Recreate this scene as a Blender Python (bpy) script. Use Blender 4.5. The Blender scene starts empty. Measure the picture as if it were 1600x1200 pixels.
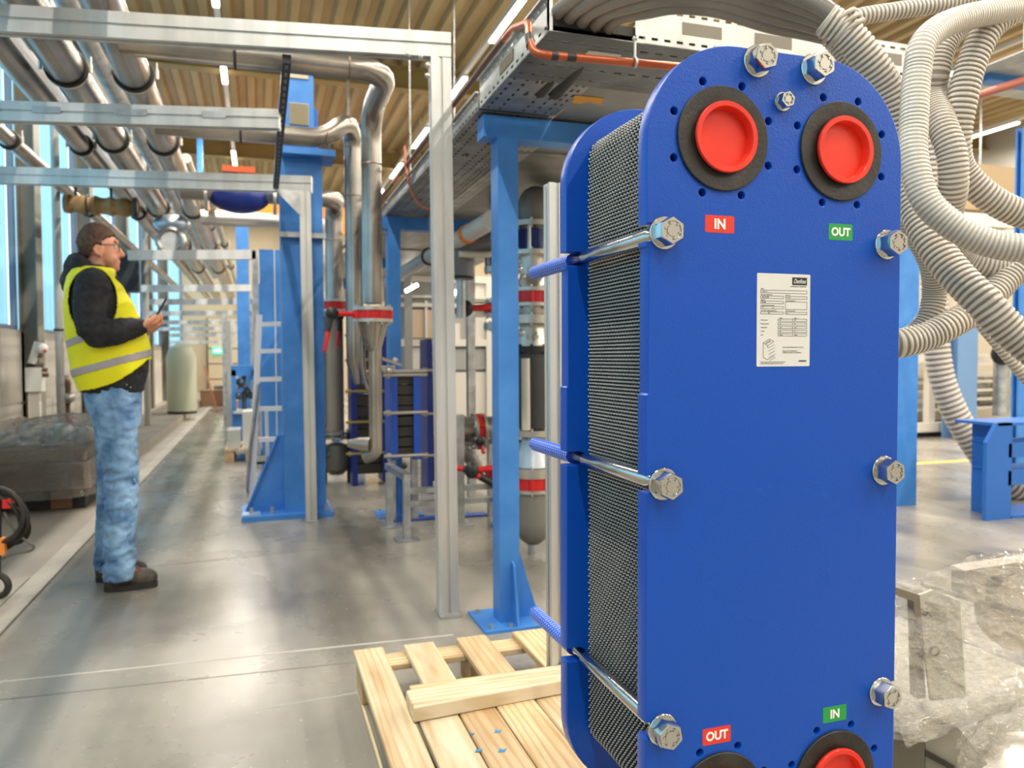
import bpy, bmesh, math, random
from mathutils import Vector, Matrix, Euler
random.seed(7)
sc = bpy.context.scene
COL = sc.collection
# ---------------------------------------------------------------- camera
F_PX, CAM_H = 1206.0, 1.137
yaw, pitch, roll = math.radians(18.2), math.atan(42 / F_PX), math.atan(0.004)
Fv = Vector((math.sin(yaw) * math.cos(pitch), math.cos(yaw) * math.cos(pitch), -math.sin(pitch)))
Rv0 = Vector((math.cos(yaw), -math.sin(yaw), 0)); Uv0 = Rv0.cross(Fv)
Rv = Rv0 * math.cos(roll) - Uv0 * math.sin(roll); Uv = Uv0 * math.cos(roll) + Rv0 * math.sin(roll)
cd = bpy.data.cameras.new('camera'); cam = bpy.data.objects.new('camera', cd); COL.objects.link(cam)
M3 = Matrix((Rv, Uv, -Fv)).transposed()
cam.matrix_world = Matrix.Translation((0, 0, CAM_H)) @ M3.to_4x4()
cd.sensor_width = 36; cd.lens = 36 * F_PX / 1600; cd.clip_start = 0.05; cd.clip_end = 200
cd.dof.use_dof = True; cd.dof.focus_distance = 1.3; cd.dof.aperture_fstop = 5.6
sc.camera = cam
def ray(px, py): return Fv * F_PX + Rv * (px - 800) - Uv * (py - 600)
C0 = Vector((0, 0, CAM_H))
def ux(px, py, X): d = ray(px, py); return C0 + d * (X / d.x)
def uy(px, py, Y): d = ray(px, py); return C0 + d * (Y / d.y)
def uz(px, py, Z=0.0): d = ray(px, py); return C0 + d * ((Z - CAM_H) / d.z)
def ud(px, py, D): return C0 + ray(px, py) * (D / F_PX)
# ---------------------------------------------------------------- world, exposure
w = bpy.data.worlds.new('sky'); sc.world = w; w.use_nodes = True
bgn = w.node_tree.nodes['Background']; bgn.inputs[0].default_value = (0.86, 0.95, 1.0, 1); bgn.inputs[1].default_value = 1.7
vs = sc.view_settings; vs.view_transform = 'Standard'; vs.look = 'None'; vs.gamma = 1; vs.use_curve_mapping = False; vs.exposure = 0.3
sc.cycles.use_denoising = True; sc.cycles.max_bounces = 7; sc.cycles.diffuse_bounces = 4; sc.cycles.glossy_bounces = 3
sc.cycles.transparent_max_bounces = 10; sc.cycles.transmission_bounces = 4
sc.cycles.caustics_reflective = False; sc.cycles.caustics_refractive = False; sc.cycles.sample_clamp_indirect = 6
LAMP_W = 45.0      # power of one ceiling fitting
LAMP_ROWS = [-0.43, 3.14, 6.71, 10.28, 13.64]
ROW_SHIFT = [0, 0, 0, 0, -0.87]
LAMP_Y = [-4.4 + 2.82 * i for i in range(11)]
LAMP_Z = 5.5
# ---------------------------------------------------------------- materials
def lin(c):
    if isinstance(c, str):
        c = c.lstrip('#'); c = [int(c[i:i + 2], 16) / 255 for i in (0, 2, 4)]
    return tuple([(x / 12.92 if x <= 0.04045 else ((x + 0.055) / 1.055) ** 2.4) for x in c]) + (1,)
MATS = {}
def P(name, color='#808080', rough=0.5, metal=0.0, bump=None, var=None, coat=0, aniso=0, obj_tex=True, spec=0.5, rvar=None):
    if name in MATS: return MATS[name]
    m = bpy.data.materials.new(name); m.use_nodes = True; nt = m.node_tree; b = nt.nodes['Principled BSDF']
    b.inputs['Base Color'].default_value = lin(color); b.inputs['Roughness'].default_value = rough
    b.inputs['Metallic'].default_value = metal; b.inputs['Specular IOR Level'].default_value = spec
    b.inputs['Coat Weight'].default_value = coat; b.inputs['Coat Roughness'].default_value = 0.12
    tc = nt.nodes.new('ShaderNodeTexCoord')
    def noise(scale, detail=4, stretch=None):
        n = nt.nodes.new('ShaderNodeTexNoise'); n.inputs['Scale'].default_value = scale; n.inputs['Detail'].default_value = detail
        if stretch:
            mp = nt.nodes.new('ShaderNodeMapping'); mp.inputs['Scale'].default_value = stretch
            nt.links.new(tc.outputs['Object'], mp.inputs[0]); nt.links.new(mp.outputs[0], n.inputs['Vector'])
        else: nt.links.new(tc.outputs['Object'], n.inputs['Vector'])
        return n
    if bump:
        n = noise(bump[0], 3, bump[2] if len(bump) > 2 else None); bp = nt.nodes.new('ShaderNodeBump')
        bp.inputs['Strength'].default_value = bump[1]; bp.inputs['Distance'].default_value = 0.002 if len(bump) < 4 else bump[3]
        nt.links.new(n.outputs[0], bp.inputs['Height']); nt.links.new(bp.outputs[0], b.inputs['Normal'])
    if var:   # (scale, colour2, lo, hi, stretch)
        n = noise(var[0], 5, var[4] if len(var) > 4 else None)
        cr = nt.nodes.new('ShaderNodeValToRGB'); cr.color_ramp.elements[0].color = lin(color); cr.color_ramp.elements[1].color = lin(var[1])
        cr.color_ramp.elements[0].position = var[2]; cr.color_ramp.elements[1].position = var[3]
        nt.links.new(n.outputs[0], cr.inputs[0]); nt.links.new(cr.outputs[0], b.inputs['Base Color'])
    if rvar:
        n = noise(rvar[0], 4); mr = nt.nodes.new('ShaderNodeMapRange'); mr.inputs[3].default_value = rvar[1]; mr.inputs[4].default_value = rvar[2]
        mr.inputs[1].default_value = 0.35; mr.inputs[2].default_value = 0.65
        nt.links.new(n.outputs[0], mr.inputs[0]); nt.links.new(mr.outputs[0], b.inputs['Roughness'])
    MATS[name] = m; return m
def EM(name, color, strength):
    if name in MATS: return MATS[name]
    m = bpy.data.materials.new(name); m.use_nodes = True; nt = m.node_tree; nt.nodes.clear()
    e = nt.nodes.new('ShaderNodeEmission'); e.inputs[0].default_value = lin(color); e.inputs[1].default_value = strength
    o = nt.nodes.new('ShaderNodeOutputMaterial'); nt.links.new(e.outputs[0], o.inputs[0]); MATS[name] = m; return m
# ---------------------------------------------------------------- mesh builder
def frame(d):
    d = Vector(d).normalized(); a = Vector((0, 0, 1)) if abs(d.z) < 0.9 else Vector((1, 0, 0))
    u = d.cross(a).normalized(); return u, d.cross(u).normalized(), d
class MB:
    def __init__(s): s.v = []; s.f = []
    def add(s, vs_, fs):
        o = len(s.v); s.v += [Vector(q) for q in vs_]; s.f += [tuple(i + o for i in q) for q in fs]; return s
    def box(s, x0, x1, y0, y1, z0, z1):
        return s.add([(x0, y0, z0), (x1, y0, z0), (x1, y1, z0), (x0, y1, z0), (x0, y0, z1), (x1, y0, z1), (x1, y1, z1), (x0, y1, z1)],
                     [(0, 3, 2, 1), (4, 5, 6, 7), (0, 1, 5, 4), (1, 2, 6, 5), (2, 3, 7, 6), (3, 0, 4, 7)])
    def bar(s, p0, p1, wd, ht, up=(0, 0, 1)):
        p0 = Vector(p0); p1 = Vector(p1); d = (p1 - p0).normalized(); up = Vector(up)
        if abs(d.dot(up)) > 0.98: up = Vector((0, 1, 0))
        r = d.cross(up).normalized() * wd / 2; u = r.cross(d).normalized() * ht / 2
        q = [p - r - u for p in (p0, p1)] + [p + r - u for p in (p0, p1)] + [p + r + u for p in (p0, p1)] + [p - r + u for p in (p0, p1)]
        return s.add(q, [(0, 2, 4, 6), (1, 7, 5, 3), (0, 1, 3, 2), (2, 3, 5, 4), (4, 5, 7, 6), (6, 7, 1, 0)])
    def cyl(s, p0, p1, r0, r1=None, n=16, caps=True):
        return s.tube([p0, p1], [r0, r0 if r1 is None else r1], n, caps)
    def tube(s, pts, r, n=12, caps=True, closed=False):
        pts = [Vector(p) for p in pts]; k = len(pts)
        rs = r if isinstance(r, (list, tuple)) else [r] * k
        o = len(s.v); u = None; prev = None
        for i, p in enumerate(pts):
            a = pts[i - 1] if (i > 0 or closed) else p; b = pts[(i + 1) % k] if (i < k - 1 or closed) else p
            d = (b - a).normalized()
            if u is None: u = frame(d)[0]
            else:
                u = (u - d * u.dot(d)); u = u.normalized() if u.length > 1e-6 else frame(d)[0]
            v = d.cross(u)
            for j in range(n):
                t = 2 * math.pi * j / n; s.v.append(p + (u * math.cos(t) + v * math.sin(t)) * rs[i])
        m = k if closed else k - 1
        for i in range(m):
            for j in range(n):
                a = o + i * n + j; b = o + i * n + (j + 1) % n; c = o + ((i + 1) % k) * n + (j + 1) % n; d_ = o + ((i + 1) % k) * n + j
                s.f.append((a, b, c, d_))
        if caps and not closed:
            s.f.append(tuple(o + j for j in range(n))[::-1]); s.f.append(tuple(o + (k - 1) * n + j for j in range(n)))
        return s
    def lathe(s, prof, base, axis=(0, 0, 1), n=24):     # prof: (radius, height along axis)
        u, v, d = frame(axis); base = Vector(base); o = len(s.v); k = len(prof)
        for (r, h) in prof:
            for j in range(n):
                t = 2 * math.pi * j / n; s.v.append(base + d * h + (u * math.cos(t) + v * math.sin(t)) * r)
        for i in range(k - 1):
            for j in range(n): s.f.append((o + i * n + j, o + i * n + (j + 1) % n, o + (i + 1) * n + (j + 1) % n, o + (i + 1) * n + j))
        if prof[0][0] > 1e-5: s.f.append(tuple(o + j for j in range(n))[::-1])
        if prof[-1][0] > 1e-5: s.f.append(tuple(o + (k - 1) * n + j for j in range(n)))
        return s
    def prism(s, poly, org, u, v, w_):                   # poly in (u,v), extruded along vector w_
        org = Vector(org); u = Vector(u); v = Vector(v); w_ = Vector(w_); k = len(poly)
        a = [org + u * p[0] + v * p[1] for p in poly]
        s.add(a + [q + w_ for q in a], [tuple(range(k))[::-1], tuple(range(k, 2 * k))] + [(i, (i + 1) % k, k + (i + 1) % k, k + i) for i in range(k)]); return s
    def torus(s, c, axis, R, r, n=24, m=8):
        u, v, d = frame(axis); c = Vector(c)
        return s.tube([c + (u * math.cos(2 * math.pi * i / n) + v * math.sin(2 * math.pi * i / n)) * R for i in range(n)], r, m, closed=True)
    def ball(s, c, r, n=12, m=8, sc_=(1, 1, 1)):
        c = Vector(c); o = len(s.v)
        for i in range(m + 1):
            th = math.pi * i / m
            for j in range(n):
                ph = 2 * math.pi * j / n
                s.v.append(c + Vector((math.sin(th) * math.cos(ph) * sc_[0], math.sin(th) * math.sin(ph) * sc_[1], -math.cos(th) * sc_[2])) * r)
        for i in range(m):
            for j in range(n): s.f.append((o + i * n + j, o + i * n + (j + 1) % n, o + (i + 1) * n + (j + 1) % n, o + (i + 1) * n + j))
        return s
    def mesh(s, name, mat, off=Vector((0, 0, 0)), smooth=38):
        me = bpy.data.meshes.new(name); me.from_pydata([v - off for v in s.v], [], s.f); me.validate(); me.materials.append(mat)
        bm = bmesh.new(); bm.from_mesh(me); bmesh.ops.recalc_face_normals(bm, faces=bm.faces); bm.to_mesh(me); bm.free()
        if smooth:
            me.shade_smooth(); me.set_sharp_from_angle(angle=math.radians(smooth))
        return me
    def build(s, name, mat, parent=None, smooth=38):
        off = Vector((0, 0, 0))
        if parent is None:
            lo = [min(v[i] for v in s.v) for i in range(3)]; hi = [max(v[i] for v in s.v) for i in range(3)]
            off = Vector(((lo[0] + hi[0]) / 2, (lo[1] + hi[1]) / 2, lo[2]))
        else:
            p = parent
            while p: off = off + p.location; p = p.parent
        o = bpy.data.objects.new(name, s.mesh(name, mat, off, smooth)); COL.objects.link(o)
        if parent is None: o.location = off
        else: o.parent = parent
        return o
def thing(name, label, cat, loc=(0, 0, 0), group=None):
    o = bpy.data.objects.new(name, None); COL.objects.link(o); o.location = Vector(loc); o.empty_display_size = 0.1
    o['label'] = label; o['category'] = cat
    if group: o['group'] = group
    return o
def tag(o, label, cat, group=None):
    o['label'] = label; o['category'] = cat
    if group: o['group'] = group
    return o
def struct(o): o['kind'] = 'structure'; return o
def stuff(o): o['kind'] = 'stuff'; return o
def dup(root, loc, label=None, rotz=None):
    r = root.copy(); COL.objects.link(r); r.location = Vector(loc)
    if rotz is not None: r.rotation_euler = (0, 0, rotz)
    if label: r['label'] = label
    for ch in list(root.children):
        c = ch.copy(); COL.objects.link(c); c.parent = r
        for g in ch.children:
            d = g.copy(); COL.objects.link(d); d.parent = c
    return r
def text_mesh(name, txt, size, mat, origin, u, v, depth=0.0004, parent=None, align='CENTER', bold=0.0, shear=0.0, xs=1.0, spacing=1.0):
    cu = bpy.data.curves.new(name, 'FONT'); cu.body = txt; cu.size = size; cu.extrude = depth; cu.align_x = align; cu.align_y = 'CENTER'
    cu.offset = bold; cu.shear = shear; cu.space_character = spacing; cu.resolution_u = 3
    o = bpy.data.objects.new('tmp', cu); COL.objects.link(o); dg = bpy.context.evaluated_depsgraph_get(); dg.update()
    me = bpy.data.meshes.new_from_object(o.evaluated_get(dg)); bpy.data.objects.remove(o)
    u = Vector(u).normalized(); v = Vector(v).normalized(); n = u.cross(v); org = Vector(origin)
    off = Vector((0, 0, 0)); p = parent
    while p: off = off + p.location; p = p.parent
    for q in me.vertices: q.co = org + u * (q.co.x * xs) + v * q.co.y + n * q.co.z - off
    me.materials.clear(); me.materials.append(mat); me.name = name
    ob = bpy.data.objects.new(name, me); COL.objects.link(ob); ob.parent = parent
    return ob
def spline(pts, per=10):            # Catmull-Rom through points
    pts = [Vector(p) for p in pts]; q = [pts[0] * 2 - pts[1]] + pts + [pts[-1] * 2 - pts[-2]]; out = []
    for i in range(1, len(q) - 2):
        for k in range(per):
            t = k / per; a, b, c, d = q[i - 1], q[i], q[i + 1], q[i + 2]
            out.append(0.5 * ((2 * b) + (c - a) * t + (2 * a - 5 * b + 4 * c - d) * t * t + (3 * b - a - 3 * c + d) * t ** 3))
    out.append(pts[-1]); return out
def resample(pts, step):
    out = [pts[0].copy()]; acc = 0
    for a, b in zip(pts, pts[1:]):
        L = (b - a).length
        if L < 1e-9: continue
        t = step - acc
        while t <= L: out.append(a + (b - a) * (t / L)); t += step
        acc = (acc + L) % step if t - step <= L else acc
        acc = L - (t - step)
    return out
def elbow_path(pts, R, seg=6):      # polyline with rounded corners
    pts = [Vector(p) for p in pts]; out = [pts[0]]
    for i in range(1, len(pts) - 1):
        a, b, c = pts[i - 1], pts[i], pts[i + 1]; d0 = (a - b); d1 = (c - b)
        r = min(R, d0.length * 0.49, d1.length * 0.49); p0 = b + d0.normalized() * r; p1 = b + d1.normalized() * r
        for k in range(seg + 1):
            t = k / seg; out.append(p0 * (1 - t) ** 2 + b * 2 * t * (1 - t) + p1 * t * t)
    out.append(pts[-1]); return out
def curve_plate(name, outer, holes, thick, bevel, mat, org, u, v, parent):   # flat plate with real holes; holes: (cx,cy,r,n)
    cu = bpy.data.curves.new(name, 'CURVE'); cu.dimensions = '2D'; cu.fill_mode = 'BOTH'; cu.extrude = thick / 2 - bevel; cu.bevel_depth = bevel; cu.bevel_resolution = 1
    def add(poly):
        sp = cu.splines.new('POLY'); sp.points.add(len(poly) - 1); sp.use_cyclic_u = True
        for i, p in enumerate(poly): sp.points[i].co = (p[0], p[1], 0, 1)
    add(outer)
    for (cx, cy, r, n) in holes: add([(cx + r * math.cos(2 * math.pi * i / n), cy + r * math.sin(2 * math.pi * i / n)) for i in range(n)])
    o = bpy.data.objects.new('tmp', cu); COL.objects.link(o); dg = bpy.context.evaluated_depsgraph_get(); dg.update()
    me = bpy.data.meshes.new_from_object(o.evaluated_get(dg)); bpy.data.objects.remove(o)
    u = Vector(u); v = Vector(v); n_ = u.cross(v); org = Vector(org); off = Vector((0, 0, 0)); p = parent
    while p: off = off + p.location; p = p.parent
    for q in me.vertices: q.co = org + u * q.co.x + v * q.co.y + n_ * q.co.z - off
    me.materials.clear(); me.materials.append(mat); me.name = name
    me.shade_smooth(); me.set_sharp_from_angle(angle=math.radians(30))
    ob = bpy.data.objects.new(name, me); COL.objects.link(ob); ob.parent = parent
    return ob
X_, Y_, Z_ = Vector((1, 0, 0)), Vector((0, 1, 0)), Vector((0, 0, 1))
# shared materials
GALV = P('galvanised_steel', '#a9acad', 0.38, 0.85, bump=(60, 0.15), var=(9, '#c9cccd', 0.4, 0.62))
ALU = P('anodised_aluminium', '#d6d6d2', 0.42, 0.6, var=(2.5, '#c0c0bd', 0.4, 0.65, (4, 4, 0.6)))
STEEL = P('stainless_pipe', '#b3aaa0', 0.27, 0.92, bump=(30, 0.12), var=(3, '#8b8984', 0.38, 0.66))
CHROME = P('zinc_plated_steel', '#cfd0cd', 0.16, 1.0, bump=(200, 0.08))
BRIGHT = P('bright_fitting', '#c4c0b8', 0.34, 0.85)
BLACK = P('black_rubber', '#26241f', 0.62, bump=(300, 0.15), var=(14, '#34312a', 0.4, 0.7))
DARK = P('dark_iron', '#1f2021', 0.5)
BLUE_F = P('column_blue_paint', '#3c80cc', 0.42, bump=(40, 0.1), var=(6, '#4c8fd8', 0.4, 0.7))
BLUE_D = P('machine_blue_paint', '#1a52b0', 0.4)
BLUE_N = P('navy_enamel', '#1c2f7c', 0.35)
RED = P('valve_red', '#cf2022', 0.4)
WHITE = P('white_paint', '#dedbd2', 0.5)
# ================================================================ the hall
X0, X1, Y0, Y1, ZC = -2.2, 15.0, -5.5, 26.0, 5.9
TRACKS = [(0.36, 5.3, 0.32, 2.6, 0.05), (0.62, 5.6, 0.72, 3.2, 0.04), (-0.75, 4.3, -0.62, 1.6, 0.03), (2.6, 4.6, 4.2, 2.0, 0.06)]   # tyre marks on the floor
def floor_mat():
    m = bpy.data.materials.new('sealed_concrete'); m.use_nodes = True; nt = m.node_tree; b = nt.nodes['Principled BSDF']
    tc = nt.nodes.new('ShaderNodeTexCoord')
    def n(scale, det=5, st=None, rough=0.55):
        t = nt.nodes.new('ShaderNodeTexNoise'); t.inputs['Scale'].default_value = scale; t.inputs['Detail'].default_value = det; t.inputs['Roughness'].default_value = rough
        if st:
            mp = nt.nodes.new('ShaderNodeMapping'); mp.inputs['Scale'].default_value = st; nt.links.new(tc.outputs['Object'], mp.inputs[0]); nt.links.new(mp.outputs[0], t.inputs['Vector'])
        else: nt.links.new(tc.outputs['Object'], t.inputs['Vector'])
        return t
    a = n(0.9, 6); r1 = nt.nodes.new('ShaderNodeValToRGB'); r1.color_ramp.elements[0].color = lin('#827d73'); r1.color_ramp.elements[1].color = lin('#a39c8f')
    r1.color_ramp.elements[0].position = 0.36; r1.color_ramp.elements[1].position = 0.62; nt.links.new(a.outputs[0], r1.inputs[0])
    c = n(2.2, 5, (1.0, 0.28, 1)); r2 = nt.nodes.new('ShaderNodeValToRGB'); r2.color_ramp.elements[0].color = lin('#6b6963'); r2.color_ramp.elements[1].color = (1, 1, 1, 1)
    r2.color_ramp.elements[0].position = 0.30; r2.color_ramp.elements[1].position = 0.56; nt.links.new(c.outputs[0], r2.inputs[0])
    mx = nt.nodes.new('ShaderNodeMix'); mx.data_type = 'RGBA'; mx.blend_type = 'MULTIPLY'; mx.inputs[0].default_value = 0.55
    nt.links.new(r1.outputs[0], mx.inputs[6]); nt.links.new(r2.outputs[0], mx.inputs[7])
    sp = n(60, 3); r3 = nt.nodes.new('ShaderNodeValToRGB'); r3.color_ramp.elements[0].color = (0, 0, 0, 1); r3.color_ramp.elements[1].color = (1, 1, 1, 1)
    r3.color_ramp.elements[0].position = 0.7; r3.color_ramp.elements[1].position = 0.76; nt.links.new(sp.outputs[0], r3.inputs[0])
    m2 = nt.nodes.new('ShaderNodeMix'); m2.data_type = 'RGBA'; m2.inputs[7].default_value = lin('#c9c6bd')
    cur = mx.outputs[2]
    for (ax, ay, bx_, by_, wd) in TRACKS:
        L_ = math.hypot(bx_ - ax, by_ - ay); nx_, ny_ = -(by_ - ay) / L_, (bx_ - ax) / L_
        dt = nt.nodes.new('ShaderNodeVectorMath'); dt.operation = 'DOT_PRODUCT'; dt.inputs[1].default_value = (nx_, ny_, 0)
        ge = nt.nodes.new('ShaderNodeNewGeometry'); nt.links.new(ge.outputs['Position'], dt.inputs[0])
        s1 = nt.nodes.new('ShaderNodeMath'); s1.operation = 'SUBTRACT'; s1.inputs[1].default_value = ax * nx_ + ay * ny_; nt.links.new(dt.outputs['Value'], s1.inputs[0])
        ab = nt.nodes.new('ShaderNodeMath'); ab.operation = 'ABSOLUTE'; nt.links.new(s1.outputs[0], ab.inputs[0])
        mr_ = nt.nodes.new('ShaderNodeMapRange'); mr_.inputs[1].default_value = wd; mr_.inputs[2].default_value = wd * 2.2; mr_.inputs[3].default_value = 0.5; mr_.inputs[4].default_value = 0.0; nt.links.new(ab.outputs[0], mr_.inputs[0])
        ml = nt.nodes.new('ShaderNodeMath'); ml.operation = 'MULTIPLY'; nt.links.new(mr_.outputs[0], ml.inputs[0]); nt.links.new(a.outputs[0], ml.inputs[1])
        mt_ = nt.nodes.new('ShaderNodeMix'); mt_.data_type = 'RGBA'; mt_.inputs[7].default_value = lin('#4f4e4a'); nt.links.new(ml.outputs[0], mt_.inputs[0]); nt.links.new(cur, mt_.inputs[6]); cur = mt_.outputs[2]
    nt.links.new(r3.outputs[0], m2.inputs[0]); nt.links.new(cur, m2.inputs[6]); nt.links.new(m2.outputs[2], b.inputs['Base Color'])
    rr = n(1.6, 5); mr = nt.nodes.new('ShaderNodeMapRange'); mr.inputs[1].default_value = 0.35; mr.inputs[2].default_value = 0.65
    mr.inputs[3].default_value = 0.19; mr.inputs[4].default_value = 0.36; nt.links.new(rr.outputs[0], mr.inputs[0]); nt.links.new(mr.outputs[0], b.inputs['Roughness'])
    bn = n(5, 4, (1, 0.5, 1)); bp = nt.nodes.new('ShaderNodeBump'); bp.inputs['Strength'].default_value = 0.22; bp.inputs['Distance'].default_value = 0.005
    nt.links.new(bn.outputs[0], bp.inputs['Height']); nt.links.new(bp.outputs[0], b.inputs['Normal']); b.inputs['Specular IOR Level'].default_value = 0.6
    return m
FLOOR = floor_mat()
fl = MB(); fl.box(-1.02, X1, Y0, Y1, -0.12, 0); struct(fl.build('floor', FLOOR, None, 0))
fl2 = MB(); fl2.box(X0 - 0.3, -1.14, Y0, Y1, -0.12, -0.004)
SIDE = P('worn_side_concrete', '#7d756b', 0.55, var=(1.2, '#8f877b', 0.38, 0.62), bump=(14, 0.3))
o = struct(fl2.build('floor', SIDE, None, 0))
LIGHTC = P('pale_concrete', '#9d968a', 0.6, var=(2.5, '#8b857b', 0.4, 0.65), bump=(20, 0.3))
k = MB(); k.box(-1.14, -1.034, Y0, Y1, -0.12, 0.0); struct(k.build('trim_1', LIGHTC, None, 0))
k = MB(); k.box(-1.034, -1.02, Y0, Y1, -0.12, -0.012); struct(k.build('trim_2', P('joint_black', '#3a3733', 0.8), None, 0))
k = MB()                                                        # cast cover slabs of the side channel
for i in range(6):
    k.box(-1.62, -1.145, -1.0 + i * 0.93, -1.0 + i * 0.93 + 0.92, -0.02, 0.004)
sl = thing('channel_cover', 'pale concrete channel cover strip along the floor joint at lower left', 'cover', (-1.4, 1.5, -0.02))
for i in range(6):
    q = MB(); q.box(-1.62, -1.145, -1.0 + i * 0.93, -1.0 + i * 0.93 + 0.92, -0.02, 0.004); q.build('slab', LIGHTC, sl, 0)
# saw-cut joints across the floor (fine pale lines)
JL = P('joint_filler', '#bdb9b0', 0.7)
JD = P('joint_filler_dark', '#6f6b64', 0.7)
def joint(name, a, b, w_, m_, h_=0.0008):
    A, B = uz(*a), uz(*b); A.z = B.z = h_ / 2 - 0.004; return struct(MB().bar(A, B, w_, 0.008 + h_).build(name, m_, None, 0))
joint('trim_3', (-120, 1078), (708, 992), 0.012, JL)
joint('trim_4', (-60, 1100), (560, 1034), 0.006, JD, 0.0006)
joint('trim_5', (200, 889), (560, 852), 0.008, JD, 0.0006)
joint('trim_50', (410, 1107), (560, 1082), 0.010, P('scuff_pale', '#a7a39a', 0.7), 0.0004)
jt = struct(MB().box(5.2, 9.5, 6.3, 6.42, -0.01, 0.0008).build('trim_6', P('yellow_floor_paint', '#c9b25a', 0.6), None, 0))
# raised plinth along the left wall further down
struct(MB().box(X0, -1.32, 7.9, Y1, -0.01, 0.11).build('trim_7', LIGHTC, None, 0))
# ---- ceiling: trapezoidal steel deck, ribs along Y, girders across
CEIL = P('tan_roof_deck', '#b39d72', 0.5, 0.2, var=(0.5, '#a38e64', 0.4, 0.6))
poly = []; pitch_ = 0.30; x = X0 - 0.3; 
while x < X1 + 0.3:
    poly += [(x, 0), (x + 0.11, 0), (x + 0.15, 0.085), (x + 0.26, 0.085)]; x += pitch_
vs_ = []; fs_ = []
for (xx, zz) in poly:
    vs_ += [(xx, Y0, ZC + zz), (xx, Y1, ZC + zz)]
for i in range(len(poly) - 1): fs_.append((2 * i, 2 * i + 1, 2 * i + 3, 2 * i + 2))
cm = MB().add(vs_, fs_); o = struct(cm.build('ceiling', CEIL, None, 0))
struct(MB().box(X0 - 0.3, X1 + 0.3, Y0, Y1, ZC + 0.1, ZC + 0.2).build('ceiling', CEIL, None, 0))
GIRD = P('tan_girder', '#94804f', 0.5, 0.1)
for i, gy in enumerate([1.9, 7.3, 12.7, 18.1, 23.5]):
    g = MB(); g.box(X0, X1, gy, gy + 0.22, ZC - 0.02, ZC + 0.0); g.box(X0, X1, gy + 0.095, gy + 0.125, ZC - 0.34, ZC); g.box(X0, X1, gy, gy + 0.22, ZC - 0.36, ZC - 0.34)
    struct(g.build('trim_%d' % (8 + i), GIRD, None, 0))
# ---- walls
WW = P('white_block_wall', '#cfc9bd', 0.7, var=(1.5, '#b9b3a8', 0.4, 0.65), bump=(30, 0.2))
GRW = P('pale_grey_wall', '#b5b0a6', 0.7, var=(0.4, '#a29c90', 0.4, 0.6))
struct(MB().box(X0 - 0.2, X0, Y0, Y1, -0.1, 1.42).build('wall_left', WW, None, 0))
struct(MB().box(X0 - 0.2, X0, Y0, Y1, 4.6, ZC + 0.1).build('wall_left', WW, None, 0))
struct(MB().box(X0 - 0.2, X1, Y1, Y1 + 0.2, -0.1, ZC + 0.1).build('wall_back', P('beige_end_wall', '#bba98c', 0.7, var=(0.4, '#ab9b80', 0.4, 0.6)), None, 0))
struct(MB().box(X1, X1 + 0.2, Y0, Y1, -0.1, ZC + 0.1).build('wall_right', GRW, None, 0))
struct(MB().box(X0 - 0.2, X1, Y0 - 0.2, Y0, -0.1, ZC + 0.1).build('wall_front', GRW, None, 0))
# block courses of the low white wall, real joints
for r in range(2):
    for c in range(6):
        y = 5.2 + c * 1.15 + (0.5 if r else 0)
        struct(MB().box(X0 - 0.02, X0 + 0.012, y, y + 1.135, 0.02 + r * 0.7, 0.70 + r * 0.7).build('wall_left', WW, None, 0))
# translucent corrugated glazing bands between the columns
def transl():
    m = bpy.data.materials.new('translucent_blue_sheet'); m.use_nodes = True; nt = m.node_tree; nt.nodes.clear()
    t = nt.nodes.new('ShaderNodeBsdfTranslucent'); t.inputs[0].default_value = lin('#a2d3ea')
    d = nt.nodes.new('ShaderNodeBsdfDiffuse'); d.inputs[0].default_value = lin('#8fc4e4')
    a = nt.nodes.new('ShaderNodeMixShader'); a.inputs[0].default_value = 0.3; nt.links.new(t.outputs[0], a.inputs[1]); nt.links.new(d.outputs[0], a.inputs[2])
    o = nt.nodes.new('ShaderNodeOutputMaterial'); nt.links.new(a.outputs[0], o.inputs[0]); return m
TR = transl()
MUL = P('blue_grey_mullion', '#6d7f92', 0.5)
wy = [(-5.5, 2.3), (2.5, 5.3), (5.5, 8.6), (8.9, 11.25), (11.55, 14.25), (14.55, 17.25), (17.55, 20.25), (20.55, 26)]
for i, (a, b) in enumerate(wy):
    y = a; V = []; Fc = []
    prof = []
    while y < b: prof += [(y, 0), (y + 0.05, 0), (y + 0.075, 0.03), (y + 0.125, 0.03), (y + 0.15, 0)]; y += 0.2
    prof = [p for p in prof if p[0] <= b] + [(b, 0)]
    for (yy, xx) in prof: V += [(X0 - 0.08 - xx, yy, 1.42), (X0 - 0.08 - xx, yy, 4.6)]
    for q in range(len(prof) - 1): Fc.append((2 * q, 2 * q + 2, 2 * q + 3, 2 * q + 1))
    wo = struct(MB().add(V, Fc).build('window_%d' % (i + 1), TR, None, 0))
    fr = MB(); n_ = 1
    for q in range(n_ + 1):
        yy = a + (b - a) * q / n_; fr.box(X0 - 0.06, X0 - 0.01, yy - 0.03, yy + 0.03, 1.42, 4.6)
    for zz in (1.42, 4.56): fr.box(X0 - 0.05, X0 - 0.01, a, b, zz, zz + 0.04)
    fr.build('window_frame', MUL, wo, 0)
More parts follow.
